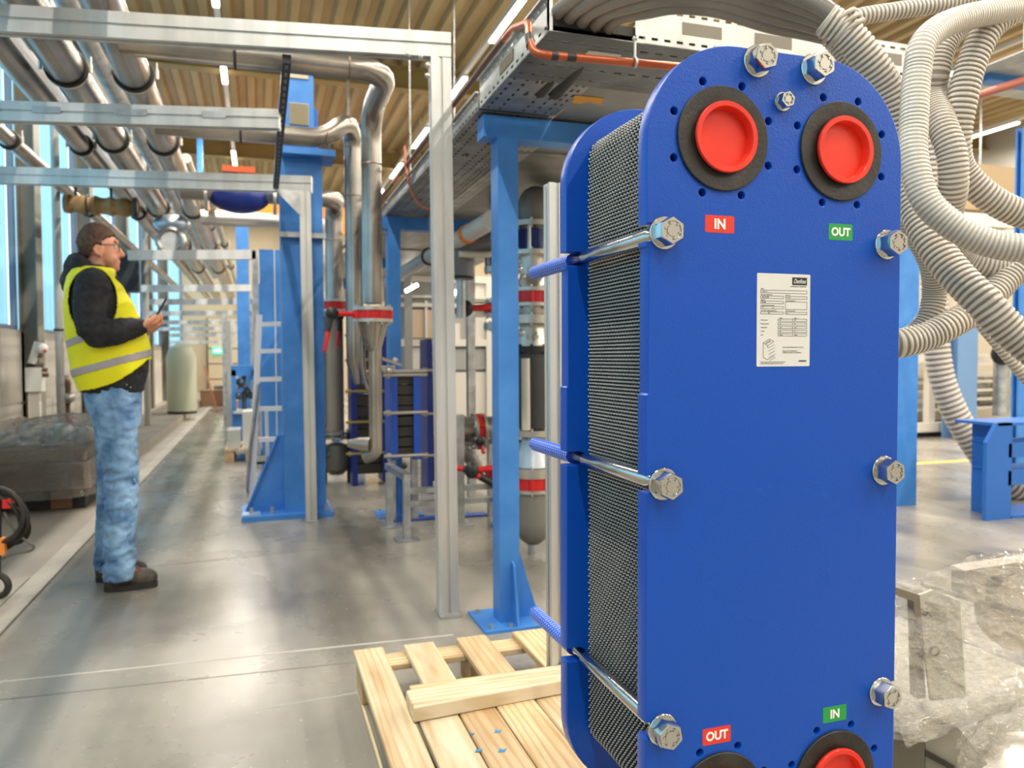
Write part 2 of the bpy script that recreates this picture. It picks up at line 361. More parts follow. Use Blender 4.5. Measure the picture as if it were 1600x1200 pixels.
# ---- steel wall columns (H section)
CG = P('olive_grey_column', '#88867a', 0.5, var=(1.5, '#767468', 0.4, 0.65))
for i, y in enumerate([2.4, 5.4, 8.75, 11.4, 14.4, 17.4, 20.4]):
    c = MB(); c.box(X0, X0 + 0.26, y - 0.11, y - 0.10, 0.02, ZC); c.box(X0, X0 + 0.26, y + 0.10, y + 0.11, 0.02, ZC)
    c = MB(); c.box(X0 + 0.15, X0 + 0.162, y - 0.11, y + 0.11, 0.0, ZC); c.box(X0, X0 + 0.012, y - 0.11, y + 0.11, 0, ZC); c.box(X0 + 0.01, X0 + 0.152, y - 0.006, y + 0.006, 0, ZC)
    struct(c.build('trim_%d' % (20 + i), CG, None, 0))
# sectional door and exit sign on the end wall
DB = P('door_beige', '#c4b294', 0.6)
dr = MB(); 
dr.box(-1.5, 0.35, 25.9, 26.02, 0, 2.4); do = struct(dr.build('door_1', P('door_joint_dark', '#6b5d48', 0.7), None, 0))
for r in range(5): MB().box(-1.47, 0.32, 25.86, 25.92, 0.02 + r * 0.48, 0.02 + r * 0.48 + 0.445).build('panel', DB, do, 0)
ex = thing('exit_sign', 'small glowing green and white exit sign on the far end wall', 'sign', uy(341, 548, 25.8))
c = uy(341, 548, 25.8)
MB().box(c.x - 0.17, c.x + 0.17, 25.78, 25.859, c.z - 0.1, c.z + 0.1).build('housing', EM('exit_green', '#3fd6a0', 2.2), ex, 0)
arrow = MB().prism([(-0.12, -0.03), (0.0, -0.03), (0.0, -0.07), (0.09, 0), (0.0, 0.07), (0.0, 0.03), (-0.12, 0.03)], (c.x, 25.775, c.z), X_, Z_, Y_ * 0.004)
arrow.build('arrow', EM('exit_white', '#ffffff', 3), ex, 0)
# ---- ceiling fittings: trunking + lamp
LM = EM('led_tube', '#fff6e6', 14)
proto = None
ORD = ['nearest', 'second nearest', 'third nearest', 'fourth nearest', 'fifth nearest', 'sixth nearest', 'seventh nearest', 'eighth nearest', 'ninth nearest', 'tenth nearest', 'farthest']
names = {0: 'above the pipe rack', 1: 'beside the cable tray', 2: 'over the right bay', 3: 'over the far right bay', 4: 'by the right wall'}
for r, x in enumerate(LAMP_ROWS):
    tk = MB().box(x - 0.035, x + 0.035, Y0 + 0.3, Y1 - 0.4, LAMP_Z + 0.05, LAMP_Z + 0.11)
    for y in LAMP_Y[1::3]: tk.cyl((x, y, LAMP_Z + 0.1), (x, y, ZC + 0.02), 0.008, n=6)
    tag(tk.build('light_trunking', WHITE, None, 0), 'long white lighting trunking rail hung from the roof ' + names[r], 'rail')
    nseen = 0
    for i, y in enumerate([q_ + ROW_SHIFT[r] for q_ in LAMP_Y]):
        if proto is None:
            proto = thing('ceiling_light', 'x', 'light', (x, y, LAMP_Z), 'linear ceiling lights in the roof')
            MB().box(x - 0.045, x + 0.045, y - 0.71, y + 0.71, LAMP_Z + 0.012, LAMP_Z + 0.05).build('housing', WHITE, proto, 0)
            MB().box(x - 0.035, x + 0.035, y - 0.69, y + 0.69, LAMP_Z - 0.012, LAMP_Z + 0.012).build('diffuser', LM, proto, 0)
            o = proto
        else: o = dup(proto, (x, y, LAMP_Z))
        dv = Vector((x, y, LAMP_Z)) - C0; dd = dv.dot(Fv); seen = dd > 0 and abs(F_PX * dv.dot(Rv) / dd) < 820 and abs(F_PX * dv.dot(Uv) / dd) < 600
        if seen:
            o['label'] = '%s glowing white ceiling light in the row %s' % (ORD[nseen], names[r]); nseen += 1
        else: o['label'] = 'linear white ceiling light of the row %s, outside the picture' % names[r]
        o['group'] = 'linear ceiling lights ' + names[r]
        ld = bpy.data.lights.new('lamp', 'AREA'); ld.shape = 'RECTANGLE'; ld.size = 0.09; ld.size_y = 1.4; ld.energy = LAMP_W; ld.color = (1, 0.93, 0.82)
        lo = bpy.data.objects.new('lamp', ld); COL.objects.link(lo); lo.location = (0, 0, -0.03); lo.parent = o
# ================================================================ plate heat exchanger
PB = P('gloss_blue_paint', '#054cb2', 0.3, bump=(330, 0.55, (1, 1, 1), 0.0008), coat=0.0, spec=0.4, rvar=(2.0, 0.27, 0.36))
HX = thing('plate_heat_exchanger', 'large royal blue plate heat exchanger with red port plugs standing on the pallet', 'heat exchanger', (0.79, 1.2, 0.15))
XL, XR, YF, ZT, ZB = 0.554, 1.027, 1.035, 1.612, 0.292
XC = (XL + XR) / 2
BZ = [1.322, 0.944, 0.566]
def outline(xl, xr, zt, zb, R):
    pts = []
    def arc(cx, cz, a0, a1, n=14):
        for i in range(n + 1):
            a = math.radians(a0 + (a1 - a0) * i / n); pts.append((cx + R * math.cos(a), cz + R * math.sin(a)))
    slot = 0.012
    def notch(side):
        zs = BZ if side > 0 else BZ[::-1]
        seq = []
        for z in zs: seq.append(z)
        return seq
    # start top-left arc end, go clockwise: top -> right -> bottom -> left
    arc(xl + R, zt - R, 180, 90)
    for bx in (0.742, 0.848):
        zz = 1.595
        pts.extend([(bx - 0.014, zt), (bx - 0.014, zz), (bx - 0.01, zz - 0.01), (bx, zz - 0.014), (bx + 0.01, zz - 0.01), (bx + 0.014, zz), (bx + 0.014, zt)])
    arc(xr - R, zt - R, 90, 0)
    for z in BZ:
        xi = xr - 0.03
        pts.extend([(xr, z + 0.0145), (xi, z + 0.0145), (xi - 0.01, z + 0.01), (xi - 0.0145, z), (xi - 0.01, z - 0.01), (xi, z - 0.0145), (xr, z - 0.0145)])
    arc(xr - R, zb + R, 0, -90); arc(xl + R, zb + R, -90, -180)
    for z in BZ[::-1]:
        xi = xl + 0.026
        pts.extend([(xl, z - 0.0145), (xi, z - 0.0145), (xi + 0.01, z - 0.01), (xi + 0.0145, z), (xi + 0.01, z + 0.01), (xi, z + 0.0145), (xl, z + 0.0145)])
        if z == BZ[1]: pts.extend([(xl, 1.078), (xl + 0.003, 1.081), (xl + 0.003, 1.30), (xl, 1.303)])
    return pts
PORTS = [(0.6815, 1.470), (0.903, 1.468), (0.6815, 0.434), (0.903, 0.434)]
holes = []
for (px, pz) in PORTS:
    holes.append((px, pz, 0.049, 40))
    for i in range(8):
        a = math.radians(22.5 + 45 * i); holes.append((px + 0.0905 * math.cos(a), pz + 0.0905 * math.sin(a), 0.0078, 12))
curve_plate('front_plate', [(a, b) for a, b in outline(XL, XR, ZT, ZB, 0.155)], holes, 0.029, 0.0015, PB, (0, YF + 0.0145, 0), X_, Z_, HX)
curve_plate('rear_plate', outline(XL, XR, ZT, ZB, 0.155), [], 0.032, 0.0015, PB, (0, 1.352 + 0.016, 0), X_, Z_, HX)
# thread liners in the small holes
lin_m = MB()
for (px, pz) in PORTS:
    for i in range(8):
        a = math.radians(22.5 + 45 * i); c = Vector((px + 0.0905 * math.cos(a), YF + 0.001, pz + 0.0905 * math.sin(a)))
        lin_m.tube([c, c + Y_ * 0.0275], 0.0077, 12, caps=False)
        lin_m.lathe([(0.0, 0.014), (0.0077, 0.014)], c, Y_, 12)
stuff(lin_m.build('thread_liner', P('dark_thread', '#1c222c', 0.35, 0.6), HX))
# the stack of gasketed plates (hexagonal edge pattern)
def plates():
    YA, YB = YF + 0.029, 1.352; xl, xr, zt, zb = 0.599, 0.983, 1.553, 0.385; ch = 0.045
    NP = 52; p = (YB - YA) / NP; per = 0.0128
    mb = MB(); rb = MB()
    def xin(z):      # inset of outline at height z (rounded corner)
        t = min(zt - z, z - zb)
        if t >= ch: return 0.0
        return ch - math.sqrt(max(0, ch * ch - (ch - t) ** 2))
    n = int((zt - zb) / (per / 4)); globals()['NSEG'] = n
    for k in range(NP):
        yc = YA + (k + 0.5) * p; ph = 2 if k % 2 else 0; V = []; Fs = []
        for side in (0, 1):
            o = len(V)
            for i in range(n + 1):
                z = zb + i * per / 4; q = (i + ph) % 4
                dy = (0.0, 0.46, 0.46, 0.0)[q] * p * (1 if True else -1)
                jit = 0.0006 * math.sin(z * 37 + k * 0.3)
                jit = jit - (0.0022 if q in (1, 2) else 0.0); x = (xl + xin(z) + jit) if side == 0 else (xr - xin(z) - jit)
                x2 = x + (0.012 if side == 0 else -0.012)
                V += [(x, yc + dy - 0.46 * p / 2, z), (x2, yc + dy - 0.46 * p / 2, z)]
            for i in range(n): Fs.append((o + 2 * i, o + 2 * i + 2, o + 2 * i + 3, o + 2 * i + 1))
        mb.add(V, Fs)
    return mb
PLT = P('plate_edge_glint', '#f6f4ec', 0.3, 0.1)  # near-white colour paints the glints of the plate edges
pk = plates(); me = bpy.data.meshes.new('plate_pack'); me.from_pydata([v - HX.location for v in pk.v], [], pk.f)
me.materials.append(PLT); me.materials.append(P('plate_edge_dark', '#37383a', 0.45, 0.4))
nseg = len(pk.f)
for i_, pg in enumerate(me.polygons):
    kk, rem = divmod(i_, 2 * NSEG); seg_i = rem % NSEG; q_ = (seg_i + (2 if kk % 2 else 0)) % 4; pg.material_index = 0 if q_ == 1 else 1  # painted glint on crest faces only, dark colour on the rest
pko = bpy.data.objects.new('plate_pack', me); COL.objects.link(pko); pko.parent = HX; stuff(pko)
sm = pko.modifiers.new('thick', 'SOLIDIFY'); sm.thickness = 0.0008; sm.offset = 0
core = MB(); R = 0.03; pts = []
for (cx, cz, a0) in ((0.606 + R, 1.545 - R, 90), (0.606 + R, 0.393 + R, 180), (0.976 - R, 0.393 + R, 270), (0.976 - R, 1.545 - R, 0)):
    for i in range(6): a = math.radians(a0 + 18 * i); pts.append((cx + R * math.cos(a), cz + R * math.sin(a)))
core.prism(pts, (0, YF + 0.0295, 0), X_, Z_, Y_ * 0.287)
core.build('gasket_block', P('black_gasket', '#121314', 0.6, bump=(300, 0.2)), HX)
cap = MB()
for k in range(52):
    y = YF + 0.031 + k * 0.00553
    cap.box(0.64, 0.945, y, y + 0.0012, 1.540, 1.554)
stuff(cap.build('plate_edge', PLT, HX, 0))
# gasket rings and red plugs
RR = P('dark_rubber_ring', '#23211d', 0.5, bump=(180, 0.3), var=(22, '#35322b', 0.42, 0.7))
PR = P('red_plastic', '#e8341f', 0.33, var=(10, '#dd2c1a', 0.4, 0.6))
for (px, pz) in PORTS:
    g = MB().lathe([(0.047, 0.0), (0.0795, 0.0), (0.0795, 0.004), (0.0785, 0.005), (0.05, 0.005), (0.047, 0.004), (0.047, 0.0)], (px, YF, pz), -Y_, 64)
    g.build('gasket_ring', RR, HX)
    q = MB().lathe([(0.0465, 0.0), (0.0465, 0.0085), (0.0535, 0.0085), (0.054, 0.0095), (0.054, 0.013), (0.053, 0.0145), (0.046, 0.0145), (0.0445, 0.0125), (0.0425, -0.0215), (0.0405, -0.0235), (0.0, -0.025)],
                   (px, YF - 0.001, pz), -Y_, 64)
    pl = q.build('port_plug', PR, HX)
    MB().lathe([(0.0, 0.0), (0.0035, 0.0), (0.003, 0.0012), (0, 0.0016)], (px - 0.002, YF + 0.0235, pz - 0.002), -Y_, 12).build('moulding_pip', PR, pl)
# tie bolts
NET = bpy.data.materials.new('blue_net_sleeve'); NET.use_nodes = True; nt = NET.node_tree; b = nt.nodes['Principled BSDF']
tc = nt.nodes.new('ShaderNodeTexCoord'); b.inputs['Roughness'].default_value = 0.35
acc = None
for ang in (0.75, -0.75):
    mp = nt.nodes.new('ShaderNodeMapping'); mp.inputs['Rotation'].default_value = (ang, 0, 0); wv = nt.nodes.new('ShaderNodeTexWave'); wv.bands_direction = 'Z'; wv.inputs['Scale'].default_value = 44
    nt.links.new(tc.outputs['Object'], mp.inputs[0]); nt.links.new(mp.outputs[0], wv.inputs['Vector'])
    if acc is None: acc = wv
    else:
        mt = nt.nodes.new('ShaderNodeMath'); mt.operation = 'MULTIPLY'; nt.links.new(acc.outputs['Fac'], mt.inputs[0]); nt.links.new(wv.outputs['Fac'], mt.inputs[1])
cr = nt.nodes.new('ShaderNodeValToRGB'); cr.color_ramp.elements[0].color = lin('#2b5bd0'); cr.color_ramp.elements[1].color = lin('#a9c4f4'); cr.color_ramp.elements[0].position = 0.3; cr.color_ramp.elements[1].position = 0.75
nt.links.new(mt.outputs[0], cr.inputs[0]); nt.links.new(cr.outputs[0], b.inputs['Base Color'])
bp = nt.nodes.new('ShaderNodeBump'); bp.inputs['Strength'].default_value = 0.8; bp.inputs['Distance'].default_value = 0.002; nt.links.new(mt.outputs[0], bp.inputs['Height']); nt.links.new(bp.outputs[0], b.inputs['Normal'])
def tie(x, z, rot=0.0, k=1.0, rod=True):
    t = MB()
    y0 = YF
    if rod:
        t.tube([(x, y0 - 0.004, z), (x, y0 + 0.028, z), (x, y0 + 0.034, z), (x, y0 + 0.042, z), (x, 1.325, z), (x, 1.336, z), (x, 1.40, z)], [0.0085, 0.0085, 0.0085, 0.0125, 0.0125, 0.0085, 0.0085], 20)
    else: t.cyl((x, y0 + 0.02, z), (x, y0 - 0.004, z), 0.006)
    r = t.build('tie_bolt', CHROME, HX)
    MB().lathe([(0.0, 0), (0.0245 * k, 0), (0.0245 * k, 0.003), (0.0235 * k, 0.004), (0.0, 0.004)], (x, y0, z), -Y_, 40).build('washer', CHROME, r)
    h = MB(); R6 = 0.0215 * k; L = 0.020 * k if k < 1 else 0.024
    def ring(rad, hh, six, n=36):
        out = []
        for i in range(n):
            a = 2 * math.pi * i / n + rot
            if six:
                s_ = math.pi / 3; aa = ((a - rot) % s_) - s_ / 2; rr_ = rad * math.cos(math.pi / 6) / math.cos(aa)
                rr_ = min(rr_, rad * 0.985)
            else: rr_ = rad
            out.append(Vector((x + rr_ * math.cos(a), y0 - hh, z + rr_ * math.sin(a))))
        return out
    rings = [ring(R6, 0.004, True), ring(R6, 0.004 + L - 0.003, True), ring(R6 * 0.93, 0.004 + L, True), ring(R6 * 0.66, 0.004 + L, False), ring(R6 * 0.63, 0.004 + L - 0.0022, False),
             ring(R6 * 0.44, 0.004 + L - 0.0022, False), ring(R6 * 0.41, 0.004 + L - 0.0004, False), [Vector((x, y0 - 0.004 - L + 0.0004, z))] * 36]
    V = [p for rg in rings for p in rg]; Fs = []
    for i in range(len(rings) - 1):
        for j in range(36): Fs.append((i * 36 + j, i * 36 + (j + 1) % 36, (i + 1) * 36 + (j + 1) % 36, (i + 1) * 36 + j))
    h.add(V, Fs); 
    for i in range(6):
        a = rot + math.pi / 3 * i + 0.3; c = Vector((x + R6 * 0.55 * math.cos(a), y0 - 0.004 - L + 0.0012, z + R6 * 0.55 * math.sin(a)))
        h.cyl(c + Y_ * 0.001, c - Y_ * 0.0016, R6 * 0.09, n=8)
    h.build('bolt_head', CHROME, r, 30)
    if rod:
        s2 = MB().tube([(x, 1.386, z), (x, 1.60, z), (x, 1.612, z), (x, 1.618, z)], [0.0145, 0.0145, 0.012, 0.005], 20); s2.build('thread_sleeve', NET, r)
for i, z in enumerate(BZ):
    tie(0.5805, z, 0.5 + i * 0.11); tie(0.998, z, 0.52 + i * 0.07)
tie(0.742, 1.5935, 0.3); tie(0.848, 1.5935, 0.52); tie(0.742, 0.312, 0.2); tie(0.848, 0.312, 0.4)
tie(0.7895, 1.5365, 0.3, 0.62, False)
# stickers
def sticker(x, z, w_, h_, col, txt, size):
    pts = []; r = 0.002
    for (cx, cz, a0) in ((w_ / 2 - r, h_ / 2 - r, 0), (-w_ / 2 + r, h_ / 2 - r, 90), (-w_ / 2 + r, -h_ / 2 + r, 180), (w_ / 2 - r, -h_ / 2 + r, 270)):
        for i in range(4): a = math.radians(a0 + 30 * i); pts.append((cx + r * math.cos(a), cz + r * math.sin(a)))
    s = MB().prism(pts, (x, YF - 0.0004, z), X_, Z_, Y_ * 0.0005).build('sticker', P('sticker_' + txt + col, col, 0.4), HX, 0)
    text_mesh('lettering', txt, size, P('sticker_white', '#f1efe9', 0.5), (x, YF - 0.0008, z - 0.0005), X_, Z_, 0.0002, s, bold=0.0007, xs=0.95)
sticker(0.6775, 1.340, 0.0515, 0.0265, '#e0392b', 'IN', 0.0215)
sticker(0.905, 1.3385, 0.0475, 0.0265, '#1f9a48', 'OUT', 0.0185)
sticker(0.677, 0.541, 0.051, 0.0265, '#e0392b', 'OUT', 0.0195)
sticker(0.9035, 0.5415, 0.0475, 0.0265, '#1f9a48', 'IN', 0.020)
# rating plate
pw0, pw1, pz0, pz1 = 0.7455, 0.8460, 1.1205, 1.2675
PLW = P('rating_plate_white', '#dedcd6', 0.4); INK = P('print_ink', '#23221f', 0.6)
r_ = 0.002; pts = []
for (cx, cz, a0) in ((pw1 - r_, pz1 - r_, 0), (pw0 + r_, pz1 - r_, 90), (pw0 + r_, pz0 + r_, 180), (pw1 - r_, pz0 + r_, 270)):
    for i in range(4): a = math.radians(a0 + 30 * i); pts.append((cx + r_ * math.cos(a), cz + r_ * math.sin(a)))
rp = MB().prism(pts, (0, YF - 0.0006, 0), X_, Z_, Y_ * 0.0006).build('rating_plate', PLW, HX, 0)
W_, H_ = pw1 - pw0, pz1 - pz0
def PXZ(a, b): return pw0 + a * W_, pz1 - b * H_        # fractions from the top-left
ink = MB()
def rect(a0, b0, a1, b1, mb=ink):
    x0, z0 = PXZ(a0, b1); x1, z1 = PXZ(a1, b0); mb.box(x0, x1, YF - 0.0008, YF - 0.0006, z0, z1)
def fbox(a0, b0, a1, b1, t=0.006):
    rect(a0, b0, a1, b0 + t * 0.7); rect(a0, b1 - t * 0.7, a1, b1); rect(a0, b0, a0 + t, b1); rect(a1 - t, b0, a1, b1)
rect(0.655, 0.035, 0.935, 0.118)
fbox(0.065, 0.178, 0.94, 0.212); fbox(0.065, 0.24, 0.495, 0.27); fbox(0.525, 0.24, 0.94, 0.272); fbox(0.065, 0.295, 0.495, 0.325)
fbox(0.525, 0.298, 0.94, 0.385); fbox(0.065, 0.352, 0.495, 0.382); fbox(0.065, 0.41, 0.495, 0.438); fbox(0.525, 0.41, 0.94, 0.438)
for i in range(5): fbox(0.39, 0.485 + i * 0.04, 0.94, 0.513 + i * 0.04); rect(0.665, 0.485 + i * 0.04, 0.67, 0.513 + i * 0.04)
ink.build('form_lines', INK, rp, 0)
def tx(t, a, b, s, **k):
    x, z = PXZ(a, b); return text_mesh('lettering', t, s, k.pop('mat', INK), (x, YF - 0.0010, z), X_, Z_, 0.0001, rp, align=k.pop('align', 'LEFT'), **k)
tx('Danfoss', 0.795, 0.078, 0.0098, mat=PLW, align='CENTER', shear=0.35, bold=0.00015, xs=0.72)
tx('ENGINEERING TOMORROW', 0.625, 0.134, 0.0021, xs=1.0, spacing=1.15)
for (t, a, b) in (('Name', .07, .166), ('S19-IST16', .09, .195), ('Materials configuration', .07, .228), ('Series no.', .53, .228), ('AISI 316 NBR', .09, .255), ('No. 001', .55, .256), ('Serial no.', .07, .285), ('000.000', .09, .31),
                  ('Length assembly, maximum', .07, .342), ('Year of manufacture', .53, .289), ('mm', .09, .367), ('mm', .28, .367), ('Max. allow. design temperature', .07, .398), ('Max. oper. pressure', .53, .398), ('bar', .55, .424), ('150', .2, .424),
                  ('Side 1', .42, .476), ('Side 2', .7, .476), ('Test pressure', .07, .5), ('Design pressure', .07, .54), ('Temperature', .07, .58), ('Volume', .07, .62), ('Fluid', .07, .66), ('16', .42, .5), ('16', .7, .5), ('10', .42, .54), ('10', .7, .54),
                  ('110', .42, .58), ('110', .7, .58), ('5.0', .42, .62), ('5.1', .7, .62), ('Water', .42, .66), ('Water', .7, .66), ('Do not exceed allowable loads on this unit', .48, .792), ('Please read the manual before', .48, .832), ('installation, operation and maintenance', .48, .85)):
    tx(t, a, b, 0.0023)
tx('Manufactured by the works at the address given, 6000 Town', .07, .951, 0.0019); tx('Telephone 00 00 00 00, all rights reserved by the maker', .07, .968, 0.0019)
tx('SONDEX', 0.935, 0.943, 0.0036, align='RIGHT', bold=0.00012)
dg_ = MB()
def seg(a0, b0, a1, b1, t=0.0004):
    x0, z0 = PXZ(a0, b0); x1, z1 = PXZ(a1, b1); dg_.bar((x0, YF - 0.0008, z0), (x1, YF - 0.0008, z1), 0.0003, t, (0, 0, 1))
for k in range(5): seg(0.20 + k * 0.01, 0.80 + k * 0.034, 0.33 + k * 0.005, 0.765 + k * 0.034)
for q in ((.12, .745, .24, .705), (.24, .705, .32, .73), (.12, .745, .20, .775), (.20, .775, .32, .73), (.12, .745, .12, .90), (.20, .775, .2, .80), (.12, .90, .20, .925), (.2, .925, .32, .885), (.16, .75, .25, .72), (.17, .757, .26, .727)): seg(*q, 0.0005)
dg_.build('diagram', INK, rp, 0)
# feet
ft = MB()
for x in (XL + 0.09, XR - 0.17):
    for (a, b_) in ((YF - 0.0, YF + 0.03), (1.352, 1.384)):
        f_ = MB(); f_.box(x, x + 0.08, a - 0.005 if a < 1.2 else a + 0.032, a + 0.003 if a < 1.2 else a + 0.04, 0.151, 0.36); f_.box(x, x + 0.08, a - 0.065 if a < 1.2 else a + 0.032, a if a < 1.2 else a + 0.1, 0.151, 0.161)
        f_.build('foot', PB, HX, 0)
# ================================================================ pallet and loose plank
WOOD = {}
def wood(i, ax='Y'):
    if (i, ax) in WOOD: return WOOD[(i, ax)]
    cols = [('#d9c3a0', '#cdb38a'), ('#e0d0b2', '#d3bf98'), ('#cfb38b', '#c2a175'), ('#dcc59c', '#cdac7c')]
    a, b = cols[i % 4]; m = bpy.data.materials.new('pine_wood'); m.use_nodes = True; nt = m.node_tree; bs = nt.nodes['Principled BSDF']; bs.inputs['Roughness'].default_value = 0.62
    tc = nt.nodes.new('ShaderNodeTexCoord'); mp = nt.nodes.new('ShaderNodeMapping'); mp.inputs['Scale'].default_value = (9, 1.1, 9) if ax == 'Y' else (1.1, 9, 9); mp.inputs['Location'].default_value = (i * 3.1, i * 1.7, 0)
    nz = nt.nodes.new('ShaderNodeTexNoise'); nz.inputs['Scale'].default_value = 2.2; nz.inputs['Detail'].default_value = 3
    wv = nt.nodes.new('ShaderNodeTexWave'); wv.wave_type = 'RINGS'; wv.rings_direction = ax; wv.inputs['Scale'].default_value = 1.6; wv.inputs['Distortion'].default_value = 9; wv.inputs['Detail'].default_value = 3; wv.inputs['Detail Scale'].default_value = 0.6
    nt.links.new(tc.outputs['Object'], mp.inputs[0]); nt.links.new(mp.outputs[0], wv.inputs['Vector']); nt.links.new(mp.outputs[0], nz.inputs['Vector'])
    cr = nt.nodes.new('ShaderNodeValToRGB'); cr.color_ramp.elements[0].color = lin(b); cr.color_ramp.elements[1].color = lin(a); cr.color_ramp.elements[0].position = 0.05; cr.color_ramp.elements[1].position = 0.55
    nt.links.new(wv.outputs['Fac'], cr.inputs[0])
    r2 = nt.nodes.new('ShaderNodeValToRGB'); r2.color_ramp.elements[0].color = lin('#cfae7e'); r2.color_ramp.elements[1].color = (1, 1, 1, 1); r2.color_ramp.elements[0].position = 0.3; r2.color_ramp.elements[1].position = 0.55
    nt.links.new(nz.outputs[0], r2.inputs[0]); mx = nt.nodes.new('ShaderNodeMix'); mx.data_type = 'RGBA'; mx.blend_type = 'MULTIPLY'; mx.inputs[0].default_value = 0.6
    nt.links.new(cr.outputs[0], mx.inputs[6]); nt.links.new(r2.outputs[0], mx.inputs[7]); nt.links.new(mx.outputs[2], bs.inputs['Base Color'])
    bp = nt.nodes.new('ShaderNodeBump'); bp.inputs['Strength'].default_value = 0.3; bp.inputs['Distance'].default_value = 0.002; nt.links.new(wv.outputs['Fac'], bp.inputs['Height']); nt.links.new(bp.outputs[0], bs.inputs['Normal'])
    WOOD[(i, ax)] = m; return m
def board(parent, x0, x1, y0, y1, z0, z1, i, name='board', jag=0.003):
    rnd = random.Random(i * 13 + int(x0 * 100)); mb = MB()
    b = 0.003; c = [(x0 + b, y0, z0), (x1 - b, y0 + rnd.uniform(0, jag), z0), (x1, y1, z0 + 0.0), (x0 + b, y1 + rnd.uniform(-jag, jag), z0)]
    mb.box(x0, x1, y0, y1, z0, z1)
    o = mb.build(name, wood(i, 'X' if (x1 - x0) > (y1 - y0) else 'Y'), parent, 0)
    bv = o.modifiers.new('b', 'BEVEL'); bv.width = 0.003; bv.segments = 1
    return o
PAL = thing('wooden_pallet', 'long pine pallet on the floor under the blue heat exchanger', 'pallet', (0.85, 1.7, 0))
zt = 0.148; zb_ = 0.126
xa = 0.292
for i, (a, b) in enumerate([(0.292, 0.392), (0.462, 0.566), (0.650, 0.758), (0.855, 0.985), (1.06, 1.17)]):
    board(PAL, a, b, (0.85 if i == 0 else 2.11), 2.62 - 0.006 * (i % 2), zb_, zt, i)
for i, (a, b) in enumerate([(0.402, 0.512), (0.516, 0.622), (0.626, 0.742), (0.747, 0.866), (0.872, 0.99), (0.995, 1.12)]):
    board(PAL, a, b, 0.85, 2.125, zb_ + 0.004, zt + 0.002 + 0.001 * (i % 3), i + 1)
for y in (2.51, 2.12, 1.5, 0.9): board(PAL, 0.30, 1.17, y, y + 0.1, 0.104, zb_ - 0.001, 3, 'stringer_board')
for y in (2.47, 1.52, 0.88):
    for x in (0.30, 0.66, 1.04): board(PAL, x, x + 0.1, y, y + 0.13, 0.022, 0.104, 2, 'block')
for x in (0.30, 0.66, 1.04): board(PAL, x, x + 0.1, 0.86, 2.61, 0.0, 0.021, 1, 'bottom_board')
blp = P('blue_crayon', '#3f8fbf', 0.7)
mk = MB(); 
for (px, py, s) in ((778, 1142, .02), (738, 1146, .012), (785, 1172, .022), (748, 1172, .018)):
    c = uz(px, py, 0.1525); mk.prism([(-s * .6, -s * .3), (s * .2, -s * .4), (s * .6, s * .2), (s * .1, s * .15), (-s * .2, s * .5)], (c.x, c.y, 0.1512), X_, Y_, Z_ * 0.0012)
stuff(mk.build('paint_mark', blp, PAL, 0))
c0 = uz(629, 1112, 0.2); 
pl = MB(); a = Vector((0.385, 2.03, 0.152)); 
pl.prism([(0, 0), (0.62, 0.05), (0.615, 0.155), (0.0, 0.115)], a, X_, Y_, Z_ * 0.042)
o = pl.build('loose_plank', wood(1, 'X'), None, 0); tag(o, 'loose thick pine plank lying across the pallet boards', 'plank')
bv = o.modifiers.new('b', 'BEVEL'); bv.width = 0.003; bv.segments = 1
board(PAL, 0.41, 1.05, 2.145, 2.235, zt + 0.001, zt + 0.02, 3, 'cross_board')
# ================================================================ slotted aluminium profiles
def pbar(mb, p0, p1, wd, ht, up=(0, 0, 1), groove=0.008, gw=0.012, off=0.0):
    p0 = Vector(p0); p1 = Vector(p1); d = (p1 - p0).normalized(); up = Vector(up)
    r = d.cross(up).normalized(); u = r.cross(d).normalized(); w2, h2 = wd / 2, ht / 2; g = gw / 2
    poly = []
    def side(ax, ay, bx, by, nx, ny):
        mx_, my = (ax + bx) / 2 + (bx - ax) * off, (ay + by) / 2 + (by - ay) * off; L = math.hypot(bx - ax, by - ay); tx_, ty = (bx - ax) / L, (by - ay) / L
        poly.extend([(ax, ay), (mx_ - tx_ * g, my - ty * g), (mx_ - tx_ * g - nx * groove, my - ty * g - ny * groove), (mx_ + tx_ * g - nx * groove, my + ty * g - ny * groove), (mx_ + tx_ * g, my + ty * g)])
    side(-w2, -h2, w2, -h2, 0, -1); side(w2, -h2, w2, h2, 1, 0); side(w2, h2, -w2, h2, 0, 1); side(-w2, h2, -w2, -h2, -1, 0)
    return mb.prism(poly, p0, r, u, p1 - p0)
FR1 = thing('pipe_support_frame', 'aluminium profile frame nearest the camera, its tall post standing left of the light blue column', 'frame', (0.78, 3.3, 0))
pbar(MB(), (0.782, 3.3, 0.0), (0.762, 3.3, 2.42), 0.088, 0.06, (0, 1, 0)).build('post', ALU, FR1, 25)
pbar(MB(), (0.81, 3.295, 2.475), (-1.5, 3.66, 2.475), 0.06, 0.105).build('beam', ALU, FR1, 25)
bb = MB()
for (px, py) in ((638, 85), (657, 88), (668, 102), (668, 118)): p = uy(px, py, 3.26); MB().ball(p, 0.012, 8, 6).build('corner_bolt', BRIGHT, FR1)
MB().box(0.735, 0.83, 3.24, 3.36, 0.0, 0.012).build('foot_plate', GALV, FR1, 0)
ma = uy(437, 188, 4.0); mb_ = uy(-40, 174, 4.3)
FR2 = thing('pipe_support_beam', 'middle of the three near aluminium profile beams crossing at upper left', 'beam', (ma.x, ma.y, ma.z))
pbar(MB(), ma, mb_, 0.06, 0.092).build('beam', ALU, FR2, 25)
tp = uy(430, 178, 4.0)
